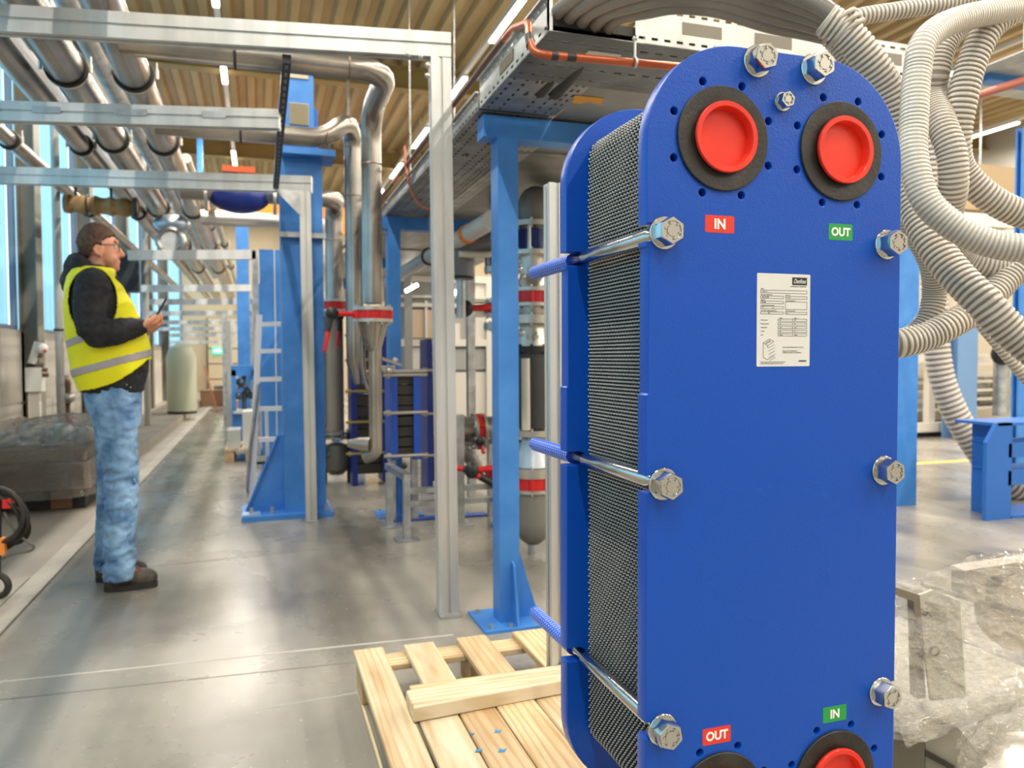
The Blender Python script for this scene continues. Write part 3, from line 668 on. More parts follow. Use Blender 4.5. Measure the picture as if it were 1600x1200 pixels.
for (fa, fb) in ((0.18, 0.26), (0.44, 0.55), (0.72, 0.81), (0.92, 0.97)):  # thin strips added to imitate patches of shade along the beam
    q0 = ma.lerp(mb_, fa) + Vector((0, -0.034, 0.008)); q1 = ma.lerp(mb_, fb) + Vector((0, -0.034, 0.008)); MB().bar(q0, q1, 0.006, 0.03).build('shade_patch', GALV, FR2, 0)
sa = uy(448, 92, 3.42); sb = uy(431, 291, 5.45)
st = thing('slotted_strut', 'black slotted channel strut running back from the top beam to the second frame', 'strut', (sa.x, sa.y, sa.z))
BLK = P('black_powder_coat', '#232526', 0.45)
MB().bar(sa, sb, 0.036, 0.036).build('channel', BLK, st, 0)
q = MB()
for i in range(26):
    c = sa.lerp(sb, (i + 0.5) / 26); q.box(c.x - 0.006, c.x + 0.006, c.y - 0.02, c.y + 0.02, c.z - 0.0215, c.z - 0.017)
stuff(q.build('slot', P('slot_grey', '#7b7d7c', 0.6), st, 0))
FR3 = thing('pipe_support_frame', 'second aluminium profile frame, its post standing in front of the big blue column', 'frame', (0.34, 5.52, 0))
t3 = uy(470, 288, 5.52); t4 = uy(-40, 273, 6.0)
pbar(MB(), (0.338, 5.52, 0.0), (0.322, 5.52, t3.z - 0.05), 0.075, 0.06, (0, 1, 0)).build('post', ALU, FR3, 25)
pbar(MB(), (0.37, 5.515, t3.z), t4, 0.06, 0.11).build('beam', ALU, FR3, 25)
g = MB().prism([(0, 0), (-0.17, 0), (0, -0.17)], (0.29, 5.485, t3.z - 0.05), X_, Z_, Y_ * 0.006); g.build('corner_gusset', GALV, FR3, 0)
MB().box(0.29, 0.385, 5.46, 5.58, 0.0, 0.012).build('foot_plate', GALV, FR3, 0)
# further cross beams, seen one behind the other down the aisle
ys = [(398, 8.35), (450, 11.6), (471, 14.0), (489, 16.6), (503, 18.6), (513, 20.2), (523, 21.6), (534, 23.0)]
ords = ['first', 'second', 'third', 'fourth', 'fifth', 'sixth', 'seventh', 'farthest']
for i, (py, Y) in enumerate(ys):
    a = uy(400 - min(i, 4) * 2, py, Y); b_ = uy(200 if i < 1 else (215 + i * 6), py + 1, Y)
    t = thing('cross_beam', 'pale cross beam of the distant pipe rack, %s beyond the second frame' % ords[i], 'beam', (a.x, a.y, a.z), 'far cross beams of the pipe rack')
    MB().bar(a, b_, 0.06, 0.095).build('beam', ALU, t, 0)
    hz = 5.86
    MB().box(a.x - 0.04, a.x + 0.02, Y - 0.03, Y + 0.03, 0.0, a.z + 0.04).build('upright', GALV, t, 0)
# ================================================================ overhead pipes along the aisle
def clamp(parent, c, r, axis=Y_):
    m = MB().torus(c, axis, r + 0.006, 0.011, 28, 8); k = m.build('rubber_clamp', BLACK, parent)
    h = MB(); h.torus(Vector(c) + axis * 0.018, axis, r + 0.012, 0.006, 28, 6)
    for s_ in (-1, 1):
        p = Vector(c) + X_ * s_ * (r + 0.028); h.cyl(p - Z_ * 0.02, p + Z_ * 0.03, 0.010, n=8); h.cyl(p + Z_ * 0.03, p + Z_ * 0.07, 0.005, n=6)
    h.build('clamp_bolt', BRIGHT, k)
def ypipe(name, label, X, Z, r, y0, y1, cl=(), mat=STEEL, cat='pipe'):
    t = thing(name, label, cat, (X, y0, Z))
    MB().tube([(X, y0, Z), (X, y1, Z)], r, 28).build('pipe_run', mat, t)
    for y in cl: clamp(t, (X, y, Z), r)
    return t
def avg(px1, py1, Y1_, px2, py2, Y2_):
    a = uy(px1, py1, Y1_); b = uy(px2, py2, Y2_); return (a.x + b.x) / 2, (a.z + b.z) / 2
CL = (4.78, 6.2, 8.9, 11.7, 14.5)
ax_, az = avg(103, 97, 4.78, 176, 222, 6.2)
PA = ypipe('steel_pipe', 'thick clamped stainless pipe, left one of the two thick pipes in the overhead rack', ax_, az, 0.094, 1.6, 21, CL)
bx, bz = avg(211, 104, 4.78, 253, 229, 6.2)
PBp = ypipe('steel_pipe', 'thick stainless overhead pipe with branches turning right towards the riser', bx, bz, 0.092, 1.6, 21, CL)
cx_, cz_ = avg(50, 120, 4.78, 117, 225, 6.2)
PC = ypipe('steel_pipe', 'thin stainless overhead pipe left of the thick clamped ones', cx_, cz_, 0.062, 1.6, 21, (6.2, 8.9))
dx_, dz_ = avg(31, 222, 6.2, 150, 345, 9.6)
PD = ypipe('steel_pipe', 'lowest thin stainless pipe at far left passing above the worker', dx_, dz_, 0.054, 1.6, 21, (6.2, 8.9))
ex_, ez_ = avg(178, 150, 6.2, 222, 250, 8.6)
PE = ypipe('duct_pipe', 'matt grey duct running between the two thick clamped pipes', ex_, ez_ + 0.14, 0.075, 1.6, 21, (), GALV)
for i, (px, py, r, lab) in enumerate(((262, 268, 0.04, 'thin bright pipe just right of the thick branched pipe'), (292, 292, 0.045, 'thin bright pipe running right of the bundle down the aisle'), (312, 330, 0.035, 'rightmost thin bright pipe of the distant bundle'))):
    p = uy(px, py, 8.6); ypipe('steel_pipe', lab, p.x + 0.06 * i, p.z + 0.1, r, 7.8, 21, (11.7, 14.5), BRIGHT)
for i, (px, py, lab) in enumerate(((78, 160, 'black slotted cable channel between the two thin left pipes'), (30, 85, 'black slotted cable channel at the upper left corner'))):
    p = uy(px, py, 6.2); t = thing('cable_channel', lab, 'channel', (p.x, 2, p.z))
    m = MB(); m.box(p.x - 0.05, p.x + 0.05, 2, 20, p.z, p.z + 0.006); m.box(p.x - 0.05, p.x - 0.044, 2, 20, p.z, p.z + 0.06); m.box(p.x + 0.044, p.x + 0.05, 2, 20, p.z, p.z + 0.06); m.build('tray_body', BLK, t, 0)
    s_ = MB()
    for k in range(60): s_.box(p.x - 0.03, p.x + 0.03, 2.1 + k * 0.24, 2.22 + k * 0.24, p.z - 0.001, p.z)
    stuff(s_.build('slot', EM('slot_daylight', '#9fd0f0', 0.5) if False else P('slot_daylight_tint', '#a9c4d6', 0.6), t, 0))  # pale blue bars paint daylight showing through the slots
# ---- branch pipes to the risers
RX = 0.64
def flange(mb, c, axis, R, th=0.02): mb.lathe([(0, 0), (R, 0), (R, th), (0, th)], c, axis, 28)
def bolts(mb, c, axis, R, n, L, r=0.009):
    u, v, d = frame(axis); c = Vector(c)
    for i in range(n):
        a = 2 * math.pi * (i + 0.5) / n; p = c + (u * math.cos(a) + v * math.sin(a)) * R; mb.cyl(p, p + d * L, r, n=6)
def valve(parent, c, axis, R, th, body=RED, lever=None, n=8):
    """wafer valve between two bolted flanges, centre c"""
    c = Vector(c); d = Vector(axis).normalized()
    v = MB().lathe([(0, -th / 2), (R * 0.93, -th / 2), (R * 0.93, th / 2), (0, th / 2)], c, d, 28)
    u_, v_, _ = frame(d)
    for i in range(n):
        a = 2 * math.pi * (i + 0.5) / n; p = c + (u_ * math.cos(a) + v_ * math.sin(a)) * R * 0.9; v.cyl(p - d * th * 0.45, p + d * th * 0.45, 0.017, n=10)
    vb = v.build('valve_body', body, parent)
    f = MB(); flange(f, c + d * th / 2, d, R); flange(f, c - d * (th / 2 + 0.02), d, R); bolts(f, c - d * (th / 2 + 0.034), d, R * 0.86, n, th + 0.068, 0.008)
    f.build('flange', BRIGHT, parent)
    if lever:
        a, b_ = Vector(lever[0]), Vector(lever[1]); k = MB().tube([c, c.lerp(a, 0.85)], 0.016, 10); k.build('valve_neck', body, vb)
        m = MB().ball(a, 0.038, 10, 8); m.tube([a, a.lerp(b_, 0.55)], [0.02, 0.012], 8); m.build('lever', DARK, vb); MB().tube([a.lerp(b_, 0.5), b_], 0.014, 10).build('lever_grip', RED, vb)
    return vb
def riser(label, Yp, Yr, zH, zV, r, x_left, jog=False, mat=STEEL, V=RX):
    t = thing('riser_pipe', label, 'pipe', (V, Yr, zV))
    if jog: pts = [(x_left, Yp, zH), (V - 0.22, Yp, zH), (V - 0.06, Yp + 0.03, zH + 0.14), (V, Yr, zH + 0.1), (V, Yr, zV)]
    else: pts = [(x_left, Yp, zH), (V, Yp, zH), (V, Yr, zH - 0.02), (V, Yr, zV)]
    MB().tube(elbow_path(pts, 0.19 if not jog else 0.1, 8), r, 28).build('pipe_run', mat, t)
    WB_ = P('weld_brown', '#7d6a57', 0.4, 0.8); MB().torus((V - 0.2, Yp, zH), X_, r, 0.004, 28, 6).build('weld_seam', WB_, t); MB().torus((V, Yr, zH - 0.32), Z_, r, 0.004, 28, 6).build('weld_seam', WB_, t)
    return t
zH = uy(420, 91, 4.0).z
R1 = riser('nearest riser, high stainless pipe with two large bends right of the blue column', 4.0, 4.65, zH, 1.46, 0.060, bx + 0.05, V=0.655)
zH2 = uy(420, 216, 5.4).z
R2 = riser('stainless riser with a kinked bend tucked directly behind the nearest riser', 5.3, 5.55, zH2, 1.2, 0.062, bx + 0.05, True, V=0.655)
R3 = riser('thick stainless riser right behind the big blue column with a red flanged valve', 6.9, 7.2, uy(430, 312, 7.1).z, 1.62, 0.078, bx + 0.05, V=0.67)
R4 = riser('farthest stainless riser, half hidden behind the thick one', 8.6, 8.9, uy(430, 350, 8.8).z, 0.6, 0.078, bx + 0.1, mat=BRIGHT, V=0.66)
for (p_, y_, z_, rr_) in ((R1, 4.0, zH, 0.06), (R2, 5.3, zH2, 0.062)):
    MB().torus((bx + 0.55, y_, z_), X_, rr_ + 0.005, 0.008, 24, 6).build('rubber_clamp', BLACK, p_)
# lower end of riser 1
x = 0.655; y = 4.65; c = uy(580, 492, y)
valve(R1, (x, y, c.z), Z_, 0.118, 0.05, RED, ((x - 0.24, y - 0.02, c.z + 0.005), (x - 0.29, y - 0.06, c.z - 0.22)))
m = MB().tube([(x, y, c.z - 0.045), (x, y, c.z - 0.075), (x, y, c.z - 0.17), (x + 0.01, y, c.z - 0.21)], [0.09, 0.083, 0.06, 0.042], 24)
m.build('reducer', STEEL, R1)
zz = uy(585, 700, y).z
MB().tube(elbow_path([(x + 0.01, y, c.z - 0.2), (x + 0.01, y, zz - 0.03), (x - 0.05, y + 0.04, zz - 0.06)], 0.08, 6), 0.04, 20).build('drain_leg', STEEL, R1)
MB().tube([(x - 0.02, y + 0.0, zz + 0.02), (x - 0.08, y + 0.03, zz + 0.025), (x - 0.15, y + 0.05, zz + 0.03)], [0.05, 0.042, 0.022], 20).build('side_branch', STEEL, R1)
MB().tube(spline([(x - 0.055, y + 0.05, c.z - 0.12), (x - 0.055, y + 0.05, c.z - 0.3), (x - 0.03, y + 0.05, c.z - 0.42), (x + 0.01, y + 0.02, c.z - 0.5)], 6), 0.018, 12).build('bypass_tube', STEEL, R1)
f = MB(); bolts(f, (x + 0.01, y, c.z - 0.32), X_, 0.012, 4, 0.12, 0.01); f.ball((x + 0.09, y - 0.02, c.z - 0.33), 0.022, 8, 6); f.ball((x + 0.13, y, c.z - 0.27), 0.018, 8, 6); f.cyl((x + 0.05, y, c.z - 0.26), (x + 0.17, y, c.z - 0.3), 0.012); f.build('fitting', BRIGHT, R1)
# riser 3 lower assembly
x, y = 0.67, 7.2; c = uy(522, 478, y)
valve(R3, (x, y, c.z), Z_, 0.145, 0.07, RED, ((x + 0.03, y - 0.16, c.z - 0.1), (x + 0.0, y - 0.2, c.z - 0.38)))
m = MB(); m.tube([(x - 0.01, y, c.z - 0.05), (x - 0.01, y, 0.42)], 0.085, 24); m.build('lower_leg', P('lagged_pipe', '#b8aa94', 0.5, 0.4), R3)
m = MB(); m.tube([(x - 0.13, y + 0.02, c.z - 0.1), (x - 0.13, y + 0.02, 0.5)], 0.06, 20); m.build('side_leg', GALV, R3)
m = MB(); flange(m, (x, y, 0.40), Z_, 0.13); flange(m, (x, y, 0.44), Z_, 0.13); bolts(m, (x, y, 0.38), Z_, 0.11, 8, 0.1); m.build('flange', BRIGHT, R3)
m = MB().lathe([(0, 0), (0.06, 0.01), (0.11, 0.06), (0.12, 0.16), (0.1, 0.28), (0.05, 0.3), (0, 0.3)], (x, y, 0.06), Z_, 24); m.build('pump_bowl', P('cast_grey', '#8d8879', 0.5, 0.5), R3)
m = MB().ball((x - 0.17, y - 0.06, 0.30), 0.10, 16, 12); m.tube([(x - 0.17, y - 0.06, 0.3), (x, y, 0.26)], 0.06, 16); m.build('pump_head', P('blue_grey_steel', '#a9b7c4', 0.3, 0.8), R3)
m = MB(); 
for s_ in (-1, 1): m.cyl((x + s_ * 0.1, y - 0.05, 0.0), (x + s_ * 0.1, y - 0.05, 0.16), 0.012)
m.build('pump_foot', DARK, R3)
MB().torus((x - 0.19, y - 0.1, 0.38), Z_, 0.06, 0.014, 16, 6).build('hand_wheel', DARK, R3)
# second lever of the pair and green hose on riser 3
MB().tube([(x - 0.06, y - 0.17, c.z - 0.06), (x - 0.09, y - 0.2, c.z - 0.25)], [0.02, 0.014], 8).build('lever', DARK, R3)
MB().tube([(x - 0.088, y - 0.2, c.z - 0.22), (x - 0.105, y - 0.21, c.z - 0.38)], 0.016, 8).build('lever_grip', RED, R3)
# riser 2 lower
x, y = 0.655, 5.55; c = uy(572, 500, y)
m = MB(); m.tube([(x, y, 1.2), (x, y, 1.1), (x + 0.02, y, 0.95)], [0.062, 0.062, 0.03], 16); m.build('reducer', STEEL, R2)
# navy pump on pipe 3 and horizontal bits near (375,305)
p = uy(374, 308, 6.9)
t = thing('inline_pump', 'dark blue round pump casing hanging in the rack left of the big blue column', 'pump', p)
MB().ball(p, 0.16, 20, 14, (1.55, 0.9, 0.85)).build('casing', BLUE_N, t); q = MB()
for s_ in (-1, 1): flange(q, p + Vector((s_ * 0.27, 0, 0.0)), X_, 0.13, 0.025)
q.build('flange', BRIGHT, t); MB().box(p.x - 0.13, p.x + 0.13, p.y - 0.04, p.y + 0.04, p.z + 0.2, p.z + 0.25).cyl(p + Z_ * 0.1, p + Z_ * 0.22, 0.03).build('motor', P('signal_orange', '#e2622a', 0.5), t)
p = uy(268, 350, 8.6); t = thing('pipe_end', 'blue-grey dished elbow at the left end of the third horizontal branch pipe', 'pipe', p)
MB().ball(p, 0.14, 18, 12, (1.25, 1, 0.7)).build('elbow_shell', P('blue_grey_steel', '#a9b7c4', 0.3, 0.8), t); MB().torus(p - Z_ * 0.19 - Y_ * 0.1, Y_, 0.12, 0.03, 20, 8).build('flange_ring', STEEL, t)
MB().cyl(p - Z_ * 0.19 - Y_ * 0.11, p - Z_ * 0.19 + Y_ * 0.1, 0.1).build('flange_face', GALV, t)
# orange crane beam far off
a = uy(300, 332, 16); b_ = uy(560, 348, 16)
t = thing('crane_girder', 'bright orange crane girder crossing the hall in the distance', 'girder', (a.x, 16, a.z))
MB().box(a.x, b_.x + 0.3, 16, 16.3, a.z - 0.1, a.z + 0.25).build('web', P('crane_orange', '#f0901c', 0.5), t, 0); MB().box(a.x, b_.x + 0.3, 15.92, 16.38, a.z - 0.13, a.z - 0.09).build('lower_flange', P('crane_orange', '#f0901c', 0.5), t, 0)
MB().box(a.x + 0.1, a.x + 0.2, 16.1, 16.2, a.z + 0.2, 5.9).build('hanger', BLUE_F, t, 0); MB().box(b_.x, b_.x + 0.1, 16.1, 16.2, a.z + 0.2, 5.9).build('hanger', BLUE_F, t, 0)
p = uy(545, 349, 12); t = thing('load_sign', 'orange rectangular panel between the risers in the distance', 'panel', p)
MB().box(p.x - 0.12, p.x + 0.3, 12, 12.05, p.z - 0.17, p.z + 0.16).build('panel', P('panel_orange', '#f39a1b', 0.5), t, 0); MB().box(p.x, p.x + 0.03, 12.01, 12.04, p.z + 0.1, 5.9).build('hanger', GALV, t, 0)
# ================================================================ big blue column with gusset
B = thing('blue_column', 'tall sky blue steel column with a wide gusset and bolted base plate', 'column', (0.2, 5.85, 0))
yb = 5.72
MB().box(0.165, 0.455, yb - 0.012, yb - 0.001, 0.035, 2.55).build('front_plate', BLUE_F, B, 0)
MB().box(0.165, 0.225, yb, yb + 0.3, 0.035, 2.95).build('flange_plate', BLUE_F, B, 0)
MB().box(0.395, 0.455, yb, yb + 0.3, 0.035, 2.3).build('flange_plate', BLUE_F, B, 0)
MB().box(0.165, 0.44, yb + 0.14, yb + 0.16, 0.035, 2.95).build('web', BLUE_F, B, 0)
pA = uy(395, 780, yb); pB = uy(447, 690, yb)
MB().prism([(-0.09, 0.035), (0.165, 0.035), (0.165, 0.58), (0.135, 0.58)], (0, yb + 0.1, 0), X_, Z_, Y_ * 0.018).build('gusset', BLUE_F, B, 0)
MB().bar((-0.097, yb + 0.109, 0.04), (0.131, yb + 0.109, 0.585), 0.06, 0.012, (0, 0, 1)).build('gusset_rib', BLUE_F, B, 0)
MB().box(-0.125, 0.50, 5.62, 6.1, 0.0, 0.035).build('base_plate', BLUE_F, B, 0)
wp = MB(); wp.box(-0.118, 0.0, 5.63, 5.75, 0.035, 0.05); wp.build('shim_plate', P('pale_blue_plate', '#9fc0dc', 0.35, 0.6), B, 0)
q = MB()
for xx in (-0.06, 0.08, 0.45): q.cyl((xx, 5.68, 0.035), (xx, 5.68, 0.085), 0.014, n=6)
q.build('anchor_bolt', BRIGHT, B)
# upper box with two grilles
q0 = uy(452, 190, yb - 0.02); 
top = MB(); top.box(0.20, 0.40, yb - 0.05, yb + 0.2, 2.62, 3.12); top.build('cable_box', BLUE_F, B, 0)
gm = P('perforated_cream', '#c9bda0', 0.6)
g1 = uy(467, 178, yb - 0.06)
MB().box(0.235, 0.365, yb - 0.06, yb - 0.05, g1.z - 0.075, g1.z + 0.075).build('grille', gm, B, 0)
g3 = MB()
for i in range(9): g3.box(0.24 + i * 0.014, 0.243 + i * 0.014, yb - 0.064, yb - 0.06, g1.z - 0.072, g1.z + 0.072)
for i in range(11): g3.box(0.237, 0.363, yb - 0.064, yb - 0.06, g1.z - 0.07 + i * 0.0135, g1.z - 0.067 + i * 0.0135)
stuff(g3.build('grille_wire', P('grille_brown', '#8f8468', 0.6), B, 0))
g2 = uy(470, 118, yb - 0.06); MB().box(0.235, 0.365, yb - 0.06, yb - 0.05, g2.z - 0.02, g2.z + 0.025).build('grille', gm, B, 0)
MB().box(0.18, 0.54, yb - 0.12, yb + 0.2, 2.555, 2.6).build('bracket_plate', BLUE_F, B, 0)
MB().box(0.16, 0.47, yb - 0.07, yb - 0.02, 1.985, 2.02).build('clamp_bar', GALV, B, 0)
MB().tube([(0.46, yb - 0.1, 2.62), (0.47, yb - 0.1, 2.68), (0.5, yb - 0.1, 2.63)], 0.012, 8).build('cable_gland', DARK, B)
# row of further blue panels / columns behind it
for i, (x0, x1, Y, z1, lab) in enumerate(((408, 440, 7.6, 2.15, 'flat blue steel column directly behind the ladder rungs'), (372, 392, 13.5, 3.6, 'slim far blue column rising left of the ladder into the roof'), (400, 412, 9.4, 2.0, 'narrow blue column left of the ladder, farther back'))):
    a = uy(x0, 600, Y); b_ = uy(x1, 600, Y); t = thing('blue_column', lab, 'column', (a.x, Y, 0))
    MB().box(a.x, b_.x, Y, Y + 0.02, 0, z1).build('flange_plate', BLUE_F, t, 0); MB().box((a.x + b_.x) / 2 - 0.01, (a.x + b_.x) / 2 + 0.01, Y + 0.02, Y + 0.2, 0, z1).build('web', BLUE_F, t, 0)
    MB().box(a.x - 0.04, b_.x + 0.04, Y - 0.05, Y + 0.24, 0, 0.02).build('base_plate', BLUE_F, t, 0)
    if i == 0: MB().box(a.x + 0.13, a.x + 0.14, Y - 0.006, Y, 0.1, z1).build('edge_strip', WHITE, t, 0)
# ================================================================ ladder
LD = thing('folding_ladder', 'white aluminium folding ladder with red rung caps leaning by the big blue column', 'ladder', (0.1, 6.3, 0))
def lp(px, py, Y): return uy(px, py, Y)
LW = P('ladder_aluminium', '#efece6', 0.4, 0.0)
Yl = 6.15
s0, s1 = lp(405, 492, Yl), lp(393, 745, Yl - 0.0); s0.y = s1.y = Yl; s1b = Vector((s1.x, Yl, 0.06))
MB().bar(s0, s1b, 0.045, 0.07, Y_).build('side_rail', LW, LD, 0)
mb2 = lp(443, 470, Yl); e2 = Vector((mb2.x + 0.02, Yl, 0.06)); MB().bar(mb2, e2, 0.02, 0.05, Y_).build('side_rail', LW, LD, 0)
r0, r1 = lp(416, 640, Yl + 0.3), lp(419, 735, Yl + 0.4); r1.z = 0.05; MB().bar(r0, r1, 0.028, 0.05, Y_).build('rear_rail', LW, LD, 0)
for i, (py) in enumerate((507, 549, 593, 639, 687)):
    a = lp(407 - (py - 507) * 0.02, py, Yl - 0.02); b_ = lp(443, py - 1, Yl - 0.02)
    MB().bar(a, b_, 0.04, 0.034).build('rung', LW, LD, 0)
    if i: MB().tube([a - X_ * 0.03, a + X_ * 0.012], 0.013, 10).build('rung_cap', RED, LD)
a = s1b; MB().box(a.x - 0.02, a.x + 0.02, a.y - 0.03, a.y + 0.03, 0.03, 0.09).build('foot_band', RED, LD, 0); MB().box(a.x - 0.024, a.x + 0.024, a.y - 0.034, a.y + 0.034, 0, 0.04).build('rubber_foot', DARK, LD, 0)
MB().box(r1.x - 0.02, r1.x + 0.02, r1.y - 0.03, r1.y + 0.03, 0, 0.06).build('rubber_foot', DARK, LD, 0)
MB().box(s1b.x, r1.x, Yl, r1.y, 0.33, 0.35).build('spreader', DARK, LD, 0)
bp_ = thing('bent_rod', 'thin bent grey steel rod leaning beside the ladder', 'rod', (s1b.x - 0.1, Yl - 0.1, 0))
a = lp(404, 600, Yl - 0.06); b_ = lp(391, 700, Yl - 0.06); cpt = lp(386, 762, Yl - 0.06); d_ = uz(392, 785, 0.01)
MB().tube([a, b_, cpt, d_], 0.012, 8).build('rod', GALV, bp_)
# ================================================================ small pallet with white boxes
c = uz(372, 722, 0); t = thing('small_pallet', 'small wooden pallet carrying white boxes at the aisle edge', 'pallet', (c.x, c.y, 0))
for k in range(4): MB().box(c.x - 0.14 + k * 0.14, c.x - 0.02 + k * 0.14, c.y, c.y + 0.8, 0.12, 0.145).build('board', wood(k), t, 0)
for k in range(3): MB().box(c.x - 0.14 + k * 0.22, c.x - 0.04 + k * 0.22, c.y + 0.01, c.y + 0.79, 0.0, 0.12).build('block', wood(2), t, 0)
for (dx, w_, h_, lab) in ((-0.02, 0.14, 0.2, 'clear plastic box on the small pallet, left'), (0.2, 0.26, 0.40, 'white carton on the small pallet, right of the clear box')):
    b_ = MB().box(c.x + dx - w_ / 2 - 0.02, c.x + dx + w_ / 2 - 0.02, c.y + 0.05, c.y + 0.5, 0.1455, 0.1455 + h_); o = b_.build('carton', WHITE if dx > 0 else P('milky_plastic', '#c9c6be', 0.2), None, 0); tag(o, lab, 'box')
# white uprights left of the ladder
for i, (px, Y, w_, lab) in enumerate(((358, 12.0, 0.07, 'white square upright nearest the aisle, left of the ladder'), (350, 13.5, 0.07, 'grey upright right beside the white one at the aisle end'))):
    a = uy(px, 500, Y); t = thing('guard_post', lab, 'post', (a.x, Y, 0)); MB().box(a.x - w_ / 2, a.x + w_ / 2, Y, Y + 0.07, 0.01, a.z + 0.1 * i).build('post', WHITE if i == 0 else GALV, t, 0); MB().box(a.x - w_, a.x + w_, Y - 0.03, Y + 0.1, 0, 0.01).build('foot_plate', GALV, t, 0)
# blue machine bench with fittings behind ladder-left
a = uy(362, 640, 11.0); b_ = uy(402, 640, 11.0)
t = thing('blue_machine_frame', 'blue machine frame with diagonal brace standing at the aisle behind the ladder', 'frame', ((a.x + b_.x) / 2, 11, 0))
zt1 = uy(380, 578, 11).z; zt2 = uy(380, 642, 11).z
MB().box(a.x, b_.x, 11, 11.3, zt1 - 0.08, zt1 + 0.06).build('top_rail', BLUE_F, t, 0); MB().box(a.x, a.x + 0.06, 11, 11.1, 0.0, zt1).build('upright', BLUE_F, t, 0); MB().box(b_.x - 0.06, b_.x, 11, 11.1, 0.0, zt1).build('upright', BLUE_F, t, 0)
MB().bar((a.x + 0.03, 11.05, zt1 - 0.4), (a.x + 0.3, 11.05, zt1 - 0.04), 0.05, 0.05).build('brace', BLUE_F, t, 0)
MB().box(a.x + 0.05, b_.x, 10.98, 11.4, 0.0, zt2 - 0.03).build('cabinet', BLUE_F, t, 0); MB().box(a.x + 0.02, b_.x + 0.02, 10.9, 11.45, zt2 - 0.03, zt2).build('worktop', WHITE, t, 0)
m = MB(); 
for k in range(9): m.ball((a.x + 0.1 + 0.035 * (k % 5), 11.0 + 0.03 * k, zt2 + 0.2 + 0.06 * ((k * 7) % 4)), 0.05, 8, 6)
m.cyl((a.x + 0.16, 11.1, zt2), (a.x + 0.16, 11.1, zt2 + 0.5), 0.03); stuff(m.build('valve_cluster', P('dark_steel_cluster', '#5c6470', 0.4, 0.6), t))
# ================================================================ cable tray on blue T posts
TRG = P('tray_galvanised', '#8d8f8e', 0.42, 0.8, bump=(50, 0.15), var=(7, '#a7a9a9', 0.4, 0.65))
TRW = P('tray_bright', '#b2b4b1', 0.42, 0.6, var=(8, '#c9c9c2', 0.4, 0.6))
def perf(mb, org, u, v, L, rows, n, slotL, slotW, W, t=0.0015):
    """perforated sheet: length L along u, width W along v, rows = centre positions of slot rows along v (fraction), n slots per row"""
    org = Vector(org); u = Vector(u); v = Vector(v); nrm = u.cross(v).normalized()
    def quad(a0, a1, b0, b1):
        if a1 - a0 < 1e-5 or b1 - b0 < 1e-5: return
        c = [org + u * a0 + v * b0, org + u * a1 + v * b0, org + u * a1 + v * b1, org + u * a0 + v * b1]
        mb.add(c + [p + nrm * t for p in c], [(0, 3, 2, 1), (4, 5, 6, 7), (0, 1, 5, 4), (1, 2, 6, 5), (2, 3, 7, 6), (3, 0, 4, 7)])
    prev = 0.0
    for r in rows:
        b0 = r * W - slotW / 2; b1 = b0 + slotW; quad(0, L, prev, b0)
        p = L / n; x = 0.0
        for i in range(n):
            a = (i + 0.5) * p - slotL / 2; quad(x, a, b0, b1); x = a + slotL
        quad(x, L, b0, b1); prev = b1
    quad(0, L, prev, W)
ZTR = 2.15; TX0, TX1 = 0.872, 1.20; SEG = [(2.27, 3.06), (3.08, 5.4), (5.42, 9.4), (9.42, 14.0)]
TR_ = thing('cable_tray', 'long perforated galvanised cable tray resting on the light blue posts', 'cable tray', (1.0, 2.3, ZTR))
for i, (a, b) in enumerate(SEG):
    near = i == 0; L = b - a; n = int(L / 0.055) if i < 2 else int(L / 0.1)
    m = MB(); perf(m, (TX0, a, ZTR), Y_, X_, L, [0.09, 0.24, 0.55, 0.70, 0.84, 0.92] if i < 2 else [0.1, 0.5, 0.9], n, 0.026, 0.010, TX1 - TX0)
    m.build('tray_base', TRG, TR_, 0)
    hs_ = 0.11 if near else 0.07
    m = MB(); perf(m, (TX0, a, ZTR + 0.0015), Y_, Z_, L, [0.14, 0.84], n, 0.026, 0.010, hs_); m.build('tray_side', TRW if near else TRG, TR_, 0)
    MB().box(TX0 + 0.012, TX1 - 0.01, a + 0.01, b - 0.01, ZTR + 0.02, ZTR + 0.05).build('slot_darkening_sheet', BLACK, TR_, 0)  # dark sheet added above the base so its slots look dark
    m = MB(); perf(m, (TX1, a, ZTR + 0.0015), Y_, Z_, L, [0.12, 0.86], n, 0.022, 0.007, 0.08); m.build('tray_side', TRG, TR_, 0)
    MB().box(TX0 - 0.012, TX0 + 0.002, a, b, ZTR + hs_ - 0.002, ZTR + hs_ + 0.004).build('rolled_edge', TRW, TR_, 0)
# large windows punched in the near segment are shown as dark inset pieces with wires seen through
for i, y in enumerate((2.66, 3.3, 3.75, 4.3, 4.9, 5.6, 6.4)):
    q = MB(); q.box(TX0 + 0.115, TX0 + 0.145, y, y + 0.055, ZTR - 0.0022, ZTR - 0.0016); o = q.build('knockout', DARK, TR_, 0)
    MB().bar((TX0 + 0.12, y + 0.01, ZTR - 0.005), (TX0 + 0.13, y + 0.05, ZTR - 0.005), 0.006, 0.004).build('strap', P('buff_strap', '#b9a98a', 0.5), o, 0)
q = MB(); q.box(TX0 - 0.0022, TX0 - 0.0005, 2.62, 2.78, ZTR + 0.035, ZTR + 0.075); o = q.build('knockout', P('dull_bronze', '#6b5b43', 0.5), TR_, 0)
